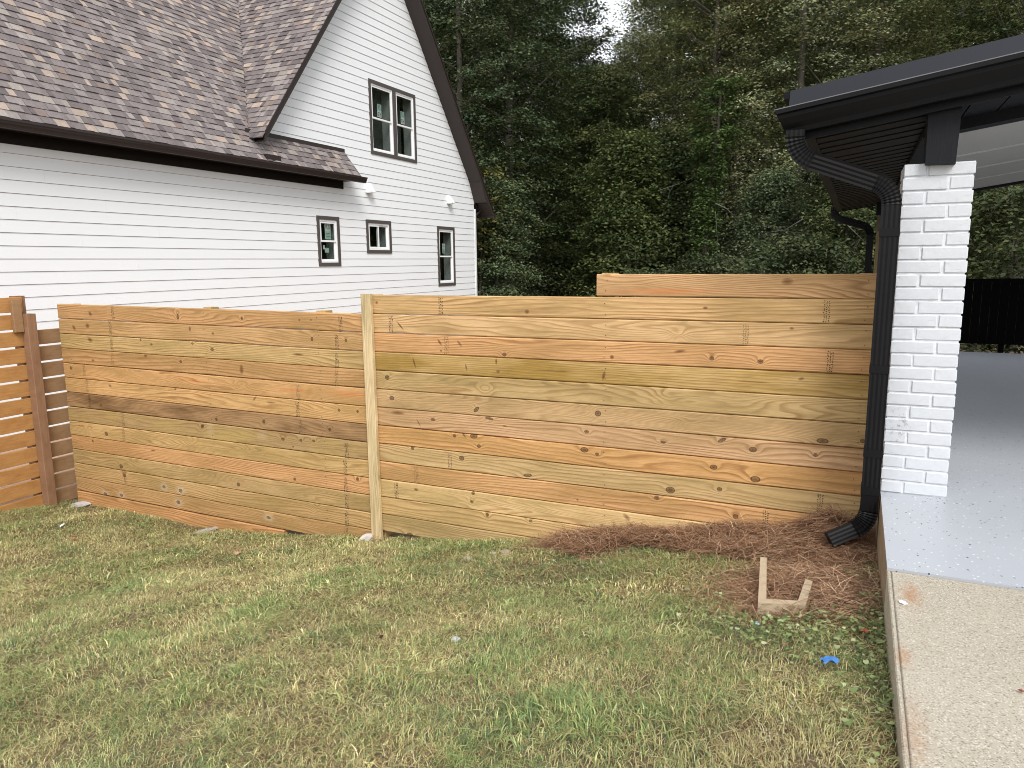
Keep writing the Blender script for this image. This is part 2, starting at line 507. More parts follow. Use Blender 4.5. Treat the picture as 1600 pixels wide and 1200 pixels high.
# --- ground
t = NT('soil')
p = t.pos()
c = t.mix(t.noise(p, 9, 5, 0.65), (0.075, 0.055, 0.035), (0.20, 0.155, 0.095))
c = t.mix(t.ramp(t.noise(p, 60, 4, 0.7), [(0.4, 0.0), (0.7, 0.5)]), c, (0.24, 0.20, 0.12))
wx, wy, wz = t.sep(p)
clay = t.m('MULTIPLY', t.m('MULTIPLY', t.m('SUBTRACT', -7.0, wx), 5.0, clamp=True), t.m('MULTIPLY', t.m('SUBTRACT', 22.0, wy), 0.5, clamp=True))
c = t.mix(clay, c, t.mix(t.noise(p, 14, 4), (0.36, 0.22, 0.14), (0.52, 0.38, 0.28)))
t.bump(t.noise(p, 45, 5, 0.7), 0.7, 0.02)
MAT['soil'] = t.fin(c, 0.95, 0.1)
def attr_mat(name, rough=0.6, trans=0.25, spec=0.25, rand=0.0):
    t = NT(name)
    c = t.attr()
    if rand:
        oi = t.t.nodes.new('ShaderNodeObjectInfo')
        r = t.m('MULTIPLY_ADD', oi.outputs['Random'], rand, 1 - rand / 2)
        c = t.mix(1.0, c, t.comb(r, r, t.m('MULTIPLY', r, r)), 'MULTIPLY')
    t.fin(c, rough, spec)
    if trans:
        tl = t.t.nodes.new('ShaderNodeBsdfTranslucent'); t.set(tl, 'Color', c)
        mxs = t.t.nodes.new('ShaderNodeMixShader'); mxs.inputs[0].default_value = trans
        t.t.links.new(t.bsdf.outputs[0], mxs.inputs[1]); t.t.links.new(tl.outputs[0], mxs.inputs[2])
        t.t.links.new(mxs.outputs[0], t.out.inputs[0])
    return t.mat
MAT['grass'] = attr_mat('grass_blades', 0.55, 0.3, 0.3)
MAT['straw'] = attr_mat('pine_needles', 0.6, 0.0, 0.3)
MAT['clover'] = attr_mat('clover_leaf', 0.5, 0.25, 0.4)
MAT['leaf'] = attr_mat('tree_leaf', 0.5, 0.3, 0.35, 0.45)
t = NT('bark')
p = t.coord()
c = t.mix(t.noise(t.map(p, (9, 9, 1.6)), 1.0, 5, 0.7), (0.045, 0.038, 0.030), (0.17, 0.15, 0.125))
t.bump(t.noise(t.map(p, (14, 14, 3)), 1.0, 5, 0.7), 0.8, 0.03)
MAT['bark'] = t.fin(c, 0.9, 0.15)
MAT['deadwood'] = plain('dead_wood', (0.12, 0.112, 0.10), 0.85, 0.3, 8)
t = NT('splash_concrete')
p = t.coord()
c = t.mix(t.noise(p, 22, 5, 0.7), (0.36, 0.27, 0.17), (0.58, 0.47, 0.33))
t.bump(t.noise(p, 120, 4, 0.7), 0.6, 0.004)
MAT['splash'] = t.fin(c, 0.9, 0.2)
# --- stained old fence
def oldwood(name, col, seed, vertical=False):
    t = NT(name)
    x, y, z = t.sep(t.coord())
    if vertical: y, z = z, y
    oi = t.t.nodes.new('ShaderNodeObjectInfo').outputs['Random']
    off = t.m('MULTIPLY', oi, 37.0)
    gr = t.noise(t.comb(off, t.m('MULTIPLY', y, 5.0), t.m('MULTIPLY', z, 95.0)), 1.0, 4, 0.65)
    bl = t.noise(t.comb(off, t.m('MULTIPLY', y, 6.0), t.m('MULTIPLY', z, 12.0)), 1.0, 4, 0.65)
    c = np.array(col)
    cc = t.mix(gr, tuple(c * 0.62), tuple(c * 1.2))
    cc = t.mix(t.ramp(bl, [(0.45, 0.0), (0.72, 0.75)]), cc, tuple(c * np.array([0.66, 0.58, 0.52])))
    drip = t.noise(t.comb(off, t.m('MULTIPLY', y, 45.0), t.m('MULTIPLY', z, 4.0)), 1.0, 3, 0.6)
    cc = t.mix(t.ramp(drip, [(0.55, 0.0), (0.75, 0.35)]), cc, tuple(c * np.array([1.0, 0.72, 0.5])))
    t.bump(gr, 0.3, 0.003)
    return t.fin(cc, 0.7, 0.25)
MAT['oldslat'] = oldwood('stained_slat', lin(186, 138, 84), 1)
MAT['oldslatdark'] = oldwood('weathered_slat', lin(160, 126, 92), 2)
MAT['oldpost'] = oldwood('treated_post', lin(148, 114, 88), 3, True)


# ------------------------------------------------------------------ terrain
FX = [-30, -6.83, -5.29, -4.25, -3.26, -2.64, -1.73, -0.8, 0.1, 0.2, 30]
FZ = [-1.6, -1.07, -1.10, -1.02, -0.895, -0.82, -0.68, -0.53, -0.385, -0.37, -0.3]


def ground(x, y):
    x = np.asarray(x, dtype=float); y = np.asarray(y, dtype=float)
    zf = np.interp(x, FX, FZ)
    d = 4.48 - y
    near = zf + np.where(d < 2.4, 0.12 * d, 0.288 + 0.03 * (np.minimum(d, 9) - 2.4))
    near = np.minimum(near, -0.05)
    far = zf - 0.05 * np.clip(-d, 0, 24)
    z = np.where(d >= 0, near, far)
    z = z + 0.030 * (vnoise(x, y, 1.7, 3) - 0.5) + 0.018 * (vnoise(x, y, 6.0, 4) - 0.5)
    return z


def axis_pts(segs):
    out = []
    for a, b, st in segs: out += list(np.arange(a, b, st))
    return np.array(out + [segs[-1][1]])


gx = axis_pts([(-400, -60, 40), (-60, -12, 3), (-12, -7.6, 0.4), (-7.6, 0.16, 0.06), (0.16, 0.32, 0.16), (0.32, 12, 2.0), (12, 60, 6), (60, 400, 40)])
gy = axis_pts([(-400, -40, 40), (-40, -2, 3), (-2, 0.6, 0.3), (0.6, 4.6, 0.06), (4.6, 12, 0.6), (12, 60, 3), (60, 400, 40)])
GX, GY = np.meshgrid(gx, gy, indexing='ij')
GZ = ground(GX, GY)
GZ = np.where((GX > 0.2) & (GY < 11.6) & (GX < 13), -0.45, GZ)
idx = np.arange(GX.size).reshape(GX.shape)
Q = np.stack([idx[:-1, :-1], idx[1:, :-1], idx[1:, 1:], idx[:-1, 1:]], -1).reshape(-1, 4)
gm = big_mesh('ground', np.stack([GX, GY, GZ], -1).reshape(-1, 3), Q, None, None, MAT['soil'], True)
ground_o = tag(link(bpy.data.objects.new('ground', gm)), kind='structure')

# slab of the carport and the walkway before it
b = B().box(0.1719, 12.0, 3.122, 11.12, -0.012, 0.0)
tag(b.obj('carport_floor', MAT['epoxy']), kind='structure')
b = B().box(0.170, 12.0, 3.116, 11.13, -0.75, -0.0121)
tag(b.obj('slab_foundation', MAT['slabside']), kind='structure')
b = B()
# walkway: a tooled edge strip beside the broom finished field, with a shallow groove between them
b.cbox(0.1705, 0.1840, -3.0, 3.104, -0.42, -0.007, 0.004, 1)
b.cbox(0.1870, 7.0, -3.0, 3.104, -0.42, -0.006, 0.003, 1)
b.box(0.180, 0.195, -3.0, 3.104, -0.40, -0.013)
tag(b.obj('walkway', MAT['concrete']), kind='structure')
tag(B().box(0.174, 7.0, 3.1045, 3.1155, -0.40, -0.014).obj('expansion_joint', plain('joint_filler', (0.07, 0.055, 0.04), 0.9)), kind='structure')

# ------------------------------------------------------------------ the white house next door
WX = -10.6
Z0 = CAM_H
RIDGE_Y, RIDGE_Z, GM = 15.39, 8.05 + Z0, 1.27
EAVE_S = 1.29
house = thing('house', 'white lap-sided house with steep brown-grey shingle roof', 'house', (WX, 12.0, -1.9))
wins = {  # outer edge of the trim: y0, y1, z0, z1
    'twin': (14.88, 16.88, 3.78, 5.465), 'small': (12.80, 13.555, 1.173, 2.25), 'slider': (14.56, 15.585, 1.465, 2.25), 'tall': (17.817, 18.772, 0.579, 2.223)}
ROW = 0.1778
ZB0 = 0.98 - 17 * ROW
FRIEZE_TOP = 1.83 + Z0


def y_left(z):   # gable line under the rake
    return 10.9 if z < 2.4 + Z0 else RIDGE_Y - (RIDGE_Z - 0.05 - z) / GM


def y_right(z):
    return min(20.02, RIDGE_Y + (RIDGE_Z - 0.05 - z) / GM)


def wall_pieces(zb, zt):
    """stretches of wall between zb and zt, openings left out; each a quad (y0b,y1b,y0t,y1t,zb,zt)"""
    low = zb < FRIEZE_TOP
    lb, lt = (2.0, 2.0) if low else (y_left(zb), y_left(zt))
    rb, rt = y_right(zb), y_right(zt)
    cuts = sorted([w for w in wins.values() if w[3] - 0.03 > zb and w[2] + 0.03 < zt])
    out = []
    cur_b, cur_t = lb, lt
    for (a, c, za, zc) in cuts:
        a += 0.03; c -= 0.03; za += 0.03; zc -= 0.03
        out.append((cur_b, a, cur_t, a, zb, zt))
        if za > zb: out.append((a, c, a, c, zb, za))
        if zc < zt: out.append((a, c, a, c, zc, zt))
        cur_b = cur_t = c
    out.append((cur_b, rb, cur_t, rt, zb, zt))
    return [p for p in out if p[1] - p[0] > 0.01 and p[5] - p[4] > 0.012]


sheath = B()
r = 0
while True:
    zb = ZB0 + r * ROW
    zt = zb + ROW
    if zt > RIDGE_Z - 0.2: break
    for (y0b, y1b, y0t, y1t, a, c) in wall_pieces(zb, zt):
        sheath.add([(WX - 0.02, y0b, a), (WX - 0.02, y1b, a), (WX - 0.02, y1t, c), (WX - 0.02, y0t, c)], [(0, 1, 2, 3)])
        top = c - (0.0048 if c >= zt - 1e-6 else 0.0)
        if top - a < 0.01: continue
        # butt joints about every twelve feet, staggered row by row
        js = [y for y in np.arange(2.0 + (r * 1.37) % 3.66, 20.0, 3.66) if y0b + 0.5 < y < y1b - 0.5 and y0t + 0.5 < y < y1t - 0.5]
        edges = [(y0b, y0t)] + [(j, j) for j in js] + [(y1b, y1t)]
        for (e0b, e0t), (e1b, e1t) in zip(edges[:-1], edges[1:]):
            fo = lambda z: WX + 0.015 - 0.011 * (z - zb) / ROW
            V = [(WX - 0.018, e0b + 0.0004, a), (WX - 0.018, e1b - 0.0004, a), (fo(a), e1b - 0.0004, a), (fo(a), e0b + 0.0004, a),
                 (WX - 0.018, e0t + 0.0004, top), (WX - 0.018, e1t - 0.0004, top), (fo(top), e1t - 0.0004, top), (fo(top), e0t + 0.0004, top)]
            B().add(V, [(0, 1, 2, 3), (7, 6, 5, 4), (0, 4, 5, 1), (1, 5, 6, 2), (2, 6, 7, 3), (3, 7, 4, 0)]).obj('siding_board', MAT['siding'], house)
    r += 1
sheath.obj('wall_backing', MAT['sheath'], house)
b = B()
b.box(-19.0, WX - 0.03, 19.98, 20.01, -2.6, 2.9)      # side and rear walls that close the body
b.box(-19.0, WX - 0.03, 2.0, 2.03, -2.6, 2.9)
b.box(-19.03, -19.0, 2.0, 20.01, -2.6, 2.9)
b.box(WX - 0.06, WX - 0.004, 2.0, 20.0, -2.6, ZB0)
b.obj('wall', MAT['siding'], house)
B().cbox(WX - 0.02, WX + 0.024, 20.022, 20.115, -2.6, 1.60 + Z0, 0.003, 2).obj('corner_trim', MAT['vinyl'], house)
B().box(WX - 0.05, WX + 0.03, 2.0, 13.76, 1.665 + Z0, FRIEZE_TOP).obj('frieze_board', MAT['shadedbrown'], house)

# ---- eave of the main roof
EX = -10.15
B().box(WX + 0.03, EX - 0.12, 2.0, 13.84, FRIEZE_TOP, FRIEZE_TOP + 0.012).obj('eave_soffit', MAT['shadedbrown'], house)
B().box(EX - 0.118, EX - 0.098, 2.0, 13.9, FRIEZE_TOP - 0.02, 1.935 + Z0).obj('fascia', MAT['brown'], house)
gp = [(0.0, 0.0), (0.075, 0.0), (0.082, 0.03), (0.097, 0.06), (0.10, 0.085), (0.118, 0.095), (0.118, 0.12), (0.108, 0.12), (0.108, 0.10), (0.09, 0.095), (0.012, 0.03), (0.0, 0.12)]
fr_ = [((EX - 0.096, y, 1.80 + Z0), (1, 0, 0), (0, 0, 1)) for y in (2.0, 14.07)]
gut = B().sweep(fr_, gp).obj('gutter', MAT['gutbrown'], house)
# the return end of the little pent roof
b = B().add([(WX, 13.86, 2.50 + Z0), (EX - 0.02, 13.90, 1.93 + Z0), (EX - 0.02, 13.90, 1.90 + Z0), (WX, 13.86, 1.90 + Z0),
             (WX, 13.84, 2.50 + Z0), (EX - 0.02, 13.88, 1.93 + Z0), (EX - 0.02, 13.88, 1.90 + Z0), (WX, 13.84, 1.90 + Z0)],
            [(0, 1, 2, 3), (7, 6, 5, 4), (0, 4, 5, 1), (1, 5, 6, 2), (2, 6, 7, 3), (3, 7, 4, 0)])
b.obj('pent_end_trim', MAT['brown'], house)
B().cbox(EX - 0.16, EX - 0.02, 10.98, 11.36, 1.935 + Z0, 2.06 + Z0, 0.006, 1).obj('gutter_splash_guard', MAT['gutbrown'], house)

# ---- roof decks
nm = math.sqrt(1 + EAVE_S ** 2); mcx, mcz = 1 / nm, EAVE_S / nm
ng = math.sqrt(1 + GM ** 2); gcy, gcz = 1 / ng, GM / ng
MX0, MZ0 = EX - 0.015, 1.925 + Z0          # edge of the main roof above the gutter


def main_z(x): return MZ0 + EAVE_S * (MX0 - x)
def gable_z(y): return RIDGE_Z - GM * abs(y - RIDGE_Y)
def valley_y(z): return RIDGE_Y - (RIDGE_Z - z) / GM


TOPZ = 8.0 + Z0
xt = MX0 - (TOPZ - MZ0) / EAVE_S
zr_ = main_z(WX)
b = B()
o = 0.012
b.add([(MX0, 2.0, MZ0 - o), (MX0, 13.85, MZ0 - o), (WX, 13.85, zr_ - o), (WX, valley_y(zr_), zr_ - o), (xt, valley_y(TOPZ), TOPZ - o), (xt, 2.0, TOPZ - o)], [(0, 1, 2, 3, 4, 5)])
b.add([(xt, 2.0, TOPZ - o), (xt, 15.4, TOPZ - o), (xt - 6.0, 15.4, TOPZ - 6.0), (xt - 6.0, 2.0, TOPZ - 6.0)], [(0, 1, 2, 3)])
RO = -10.19                                   # outer face of the gable rakes
zl = 2.36 + Z0
b.add([(RO, valley_y(zl), zl - o), (RO, RIDGE_Y, RIDGE_Z - o), (-17.0, RIDGE_Y, RIDGE_Z - o), (xt, valley_y(TOPZ), TOPZ - o), (WX, valley_y(zr_), zr_ - o)], [(0, 1, 2, 3, 4)])
b.add([(RO, RIDGE_Y, RIDGE_Z - o), (RO, 20.47, gable_z(20.47) - o), (-17.0, 20.47, gable_z(20.47) - o), (-17.0, RIDGE_Y, RIDGE_Z - o)], [(0, 1, 2, 3)])
roof = b.obj('roof', MAT['deck'], house)

PAL = [(lin(128, 120, 118), 30), (lin(112, 104, 103), 26), (lin(146, 138, 135), 20), (lin(98, 90, 90), 14), (lin(160, 152, 146), 9), (lin(182, 164, 148), 8), (lin(164, 156, 146), 7), (lin(136, 120, 110), 5)]
pw = np.array([w for _, w in PAL], float); pw /= pw.sum()


def shingle_rows(origin, udir, vdir, ndir, vmax, umin, umax, seed):
    """asphalt shingle tabs course by course on a roof plane: (V, colour, centre)"""
    rg = np.random.default_rng(seed)
    origin, udir, vdir, ndir = map(np.array, (origin, udir, vdir, ndir))
    out = []
    e = 0.143
    for k in range(int(vmax / e)):
        v0, v1 = k * e, (k + 1) * e + 0.012
        a0, a1, c0, c1 = umin(v0), umin(v1), umax(v0), umax(v1)
        u = min(a0, a1) - rg.random() * 0.3
        last = 0
        while u < max(c0, c1):
            w = rg.choice([0.07, 0.10, 0.13, 0.16, 0.19, 0.24])
            ub0, ub1 = max(u, a0), min(u + w - 0.003, c0)
            ut0, ut1 = max(u, a1), min(u + w - 0.003, c1)
            u += w
            if ub1 - ub0 < 0.01 and ut1 - ut0 < 0.01: continue
            ub1 = max(ub1, ub0 + 0.001); ut1 = max(ut1, ut0 + 0.001)
            ci = rg.choice(len(PAL), p=pw)
            last = 1 - last
            th = 0.024 if (last and rg.random() < 0.8) else 0.014
            c = (np.array(PAL[ci][0]) * 0.68 + 0.32 * np.array(lin(122, 115, 116))) * np.array([0.97, 0.96, 0.955]) * rg.uniform(0.88, 1.10)
            P = lambda uu, vv, h: origin + udir * uu + vdir * vv + ndir * h
            V = [P(ub0, v0, -0.004), P(ub1, v0, -0.004), P(ut1, v1, -0.004), P(ut0, v1, -0.004), P(ub0, v0, th), P(ub1, v0, th), P(ut1, v1, 0.003), P(ut0, v1, 0.003)]
            out.append((V, c, P((ub0 + ub1) / 2, v0 + e / 2, 0), (ub1 - ub0)))
    return out


SF = [(0, 3, 2, 1), (4, 5, 6, 7), (0, 1, 5, 4), (1, 2, 6, 5), (2, 3, 7, 6), (3, 0, 4, 7)]
sh = shingle_rows((MX0, 0, MZ0), (0, 1, 0), (-mcx, 0, mcz), (mcz, 0, mcx), (TOPZ - MZ0) / mcz,
                  lambda v: 2.0, lambda v: 13.86 if MZ0 + v * mcz < zr_ + 0.07 else valley_y(MZ0 + v * mcz) - 0.01, 5)
zg0 = 2.34 + Z0
sh += shingle_rows((0, valley_y(zg0), zg0), (-1, 0, 0), (0, gcy, gcz), (0, -gcz, gcy), (RIDGE_Z - zg0) / gcz,
                   lambda v: -RO - 0.015, lambda v: max(-WX + (zg0 + v * gcz - zr_) / EAVE_S, -RO + 0.0) - 0.005, 6)
cen = np.array([s[2] for s in sh])
ppx, ppy, dep = project(cen)
score = np.array([s[3] for s in sh]) / dep ** 2
score[(ppx < 5) | (ppx > 1595) | (ppy < 5)] = 0
order = np.argsort(-score)
rest = B()
for n_, i in enumerate(order):
    V, c, _, w = sh[i]
    if n_ < 300: B().add(V, SF, c).obj('shingle', MAT['shingle'], roof)
    else: rest.add(V, SF, c)
tag(rest.obj('shingles', MAT['shingle'], roof), kind='stuff')
B().box(WX + 0.0155, WX + 0.032, 10.9, 13.86, zr_ - 0.05, zr_ + 0.055).obj('step_flashing', MAT['brown'], house)
# ---- rakes
def rake(y0, y1, name):
    z = lambda y: gable_z(y)
    d = 0.175
    b = B()
    b.prism([(y0, z(y0) - d), (y1, z(y1) - d), (y1, z(y1) - 0.012), (y0, z(y0) - 0.012)] if y0 < y1 else [(y1, z(y1) - d), (y0, z(y0) - d), (y0, z(y0) - 0.012), (y1, z(y1) - 0.012)], 0, RO - 0.035, RO)
    b.obj(name, MAT['brown'], house)
    b = B()
    b.prism([(y0, z(y0) - 0.05), (y1, z(y1) - 0.05), (y1, z(y1) + 0.022), (y0, z(y0) + 0.022)], 0, RO + 0.001, RO + 0.022)
    b.obj('rake_drip_edge', MAT['gutbrown'], house)
    b = B()
    b.prism([(y0, z(y0) - d + 0.01), (y1, z(y1) - d + 0.01), (y1, z(y1) - d + 0.03), (y0, z(y0) - d + 0.03)], 0, WX - 0.01, RO - 0.036)
    b.obj('rake_soffit', MAT['brown'], house)


rake(10.98, RIDGE_Y - 0.001, 'rake_board')
rake(RIDGE_Y + 0.001, 20.50, 'rake_board')
# boxed end of the far eave
ze = gable_z(20.5)
b = B().prism([(19.74, gable_z(19.74) - 0.178), (20.03, 1.775 + Z0), (20.13, 1.775 + Z0), (20.50, 1.72 + Z0), (20.50, ze - 0.178 + 0.10)], 0, WX + 0.0165, RO - 0.002)
b.obj('eave_return_box', MAT['brown'], house)
B().box(-19.0, RO + 0.02, 20.50, 20.62, ze - 0.20, ze - 0.06).obj('gutter', MAT['gutbrown'], house)
b = B().tube([(WX + 0.08, 20.45, 1.70 + Z0), (WX + 0.06, 20.40, 1.58 + Z0), (WX - 0.02, 20.2, 1.42 + Z0), (WX - 0.03, 20.17, 1.2 + Z0), (WX - 0.03, 20.17, -2.3)], 0.04, 8)
b.obj('downpipe', MAT['gutbrown'], house, True)


# ---- windows
def text_mesh(txt, size):
    cu = bpy.data.curves.new('letters', 'FONT'); cu.body = txt; cu.size = size
    cu.align_x = 'CENTER'; cu.align_y = 'CENTER'
    o = bpy.data.objects.new('letters', cu); COL.objects.link(o)
    bpy.context.view_layer.update()
    me = bpy.data.meshes.new_from_object(o.evaluated_get(bpy.context.evaluated_depsgraph_get()))
    bpy.data.objects.remove(o); bpy.data.curves.remove(cu)
    V = [tuple(v.co) for v in me.vertices]; Fs = [tuple(p.vertices) for p in me.polygons]
    bpy.data.meshes.remove(me)
    return V, Fs


TXT = text_mesh('RB', 0.15)


def ring(b, y0, y1, z0, z1, w, x0, x1, wb=None):
    wb = wb or w
    b.box(x0, x1, y0, y1, z1 - w, z1); b.box(x0, x1, y0, y1, z0, z0 + wb)
    b.box(x0, x1, y0, y0 + w, z0 + wb, z1 - w); b.box(x0, x1, y1 - w, y1, z0 + wb, z1 - w)


def sticker(w, y, z, flip=False, s=1.0, both=True):
    x = WX - 0.0405
    hw, hh = 0.085 * s, 0.15 * s
    B().box(x, x + 0.0015, y - hw, y + hw, z if not flip else z - hh, (z + hh) if not flip else z).obj('sticker', MAT['stick'], w)
    B().box(x, x + 0.0015, y - hw, y + hw, (z - hh) if not flip else z + 0.001, (z - 0.001) if not flip else z + hh).obj('sticker_band', MAT['mint'], w)
    b = B()
    sg = -1 if flip else 1
    cz = z + sg * hh * 0.5
    b.add([(x + 0.0022, y + p[0] * s * 0.78 * sg, cz + p[1] * s * 0.85 * sg) for p in TXT[0]], TXT[1])
    for k in range(4): b.box(x + 0.0016, x + 0.0021, y - hw * 0.7, y + hw * (0.7 - 0.25 * (k % 2)), z - sg * (0.04 + 0.028 * k) * s - 0.004, z - sg * (0.04 + 0.028 * k) * s + 0.004)
    b.obj('sticker_print', MAT['ink'], w)


def sash_unit(w, y0, y1, z0, z1, mode):
    fx0, fx1 = WX - 0.05, WX + 0.012
    b = B(); ring(b, y0, y1, z0, z1, 0.035, fx0, fx1); b.obj('window_frame', MAT['vinyl'], w)
    iy0, iy1, iz0, iz1 = y0 + 0.037, y1 - 0.037, z0 + 0.037, z1 - 0.037
    zm = iz0 + (iz1 - iz0) * 0.49
    if mode == 'hung':
        subs = [(iy0, iy1, zm - 0.005, iz1, WX - 0.022, WX + 0.002), (iy0, iy1, iz0, zm + 0.03, WX - 0.048, WX - 0.024)]
    else:
        ym = (iy0 + iy1) / 2
        subs = [(iy0, ym + 0.02, iz0, iz1, WX - 0.022, WX + 0.002), (ym - 0.02, iy1, iz0, iz1, WX - 0.048, WX - 0.024)]
    for (a, c, e, f, xa, xb) in subs:
        b = B(); ring(b, a, c, e, f, 0.038, xa, xb); b.obj('sash', MAT['vinyl'], w)
        B().box((xa + xb) / 2 - 0.003, (xa + xb) / 2 + 0.003, a + 0.0385, c - 0.0385, e + 0.0385, f - 0.0385).obj('pane', MAT['glass'], w)
    b = B()
    b.box(WX - 0.30, WX - 0.052, y0, y0 + 0.012, z0, z1); b.box(WX - 0.30, WX - 0.052, y1 - 0.012, y1, z0, z1)
    b.box(WX - 0.30, WX - 0.052, y0 + 0.012, y1 - 0.012, z0, z0 + 0.012); b.box(WX - 0.30, WX - 0.052, y0 + 0.012, y1 - 0.012, z1 - 0.012, z1)
    b.obj('jamb', MAT['jamb'], w)
    b = B()
    b.box(WX - 1.6, WX - 1.59, y0 - 0.8, y1 + 0.8, z0 - 0.6, z1 + 0.6)
    for q in ((y0 - 0.81, y0 - 0.80), (y1 + 0.80, y1 + 0.81)): b.box(WX - 1.6, WX - 0.30, q[0], q[1], z0 - 0.6, z1 + 0.6)
    b.box(WX - 1.6, WX - 0.30, y0 - 0.8, y1 + 0.8, z0 - 0.61, z0 - 0.60); b.box(WX - 1.6, WX - 0.30, y0 - 0.8, y1 + 0.8, z1 + 0.60, z1 + 0.61)
    for q in ((y0 - 0.8, y0), (y1, y1 + 0.8)): b.box(WX - 0.31, WX - 0.302, q[0], q[1], z0 - 0.6, z1 + 0.6)
    for q in ((z0 - 0.6, z0), (z1, z1 + 0.6)): b.box(WX - 0.31, WX - 0.302, y0, y1, q[0], q[1])
    b.obj('dark_room', MAT['room'], w)


for key, (y0, y1, z0, z1) in wins.items():
    tw = 0.09
    b = B(); ring(b, y0, y1, z0, z1, 0.078, WX - 0.018, WX + 0.030)
    if key == 'twin':
        ym0, ym1 = 15.85, 15.985
        b.box(WX - 0.018, WX + 0.030, ym0, ym1, z0 + 0.078, z1 - 0.078)
    w = b.obj('window', MAT['wtrim'], house)
    if key == 'twin':
        sash_unit(w, y0 + 0.079, ym0 - 0.001, z0 + 0.079, z1 - 0.079, 'hung')
        sash_unit(w, ym1 + 0.001, y1 - 0.079, z0 + 0.079, z1 - 0.079, 'hung')
        sticker(w, 15.36, 4.83, True); sticker(w, 16.36, 4.83, True)
    elif key == 'slider': sash_unit(w, y0 + 0.079, y1 - 0.079, z0 + 0.079, z1 - 0.079, 'slide')
    else: sash_unit(w, y0 + 0.079, y1 - 0.079, z0 + 0.079, z1 - 0.079, 'hung')
    if key == 'small':
        sticker(w, 13.22, 1.93, False, 1.15)
        B().box(WX - 0.0465, WX - 0.045, 13.10, 13.24, 1.47, 1.57).obj('sticker', MAT['mint'], w)
        B().box(WX - 0.0465, WX - 0.045, 13.05, 13.10, 1.54, 1.63).obj('sticker', MAT['stick'], w)
    if key == 'tall': sticker(w, 18.24, 1.62, False, 0.9)
# hooded vents
for vy in (14.70, 18.49):
    b = B().prism([(vy - 0.10, 2.87), (vy + 0.10, 2.87), (vy + 0.085, 3.10), (vy - 0.085, 3.10)], 0, WX + 0.012, WX + 0.028)
    b.add([(WX + 0.028, vy - 0.09, 3.09), (WX + 0.028, vy + 0.09, 3.09), (WX + 0.17, vy + 0.09, 2.885), (WX + 0.17, vy - 0.09, 2.885),
           (WX + 0.028, vy - 0.09, 2.86), (WX + 0.028, vy + 0.09, 2.86), (WX + 0.165, vy + 0.09, 2.86), (WX + 0.165, vy - 0.09, 2.86)],
          [(0, 1, 2, 3), (3, 2, 6, 7), (0, 3, 7, 4), (1, 5, 6, 2)])
    b.obj('vent_hood', MAT['vinyl'], house)

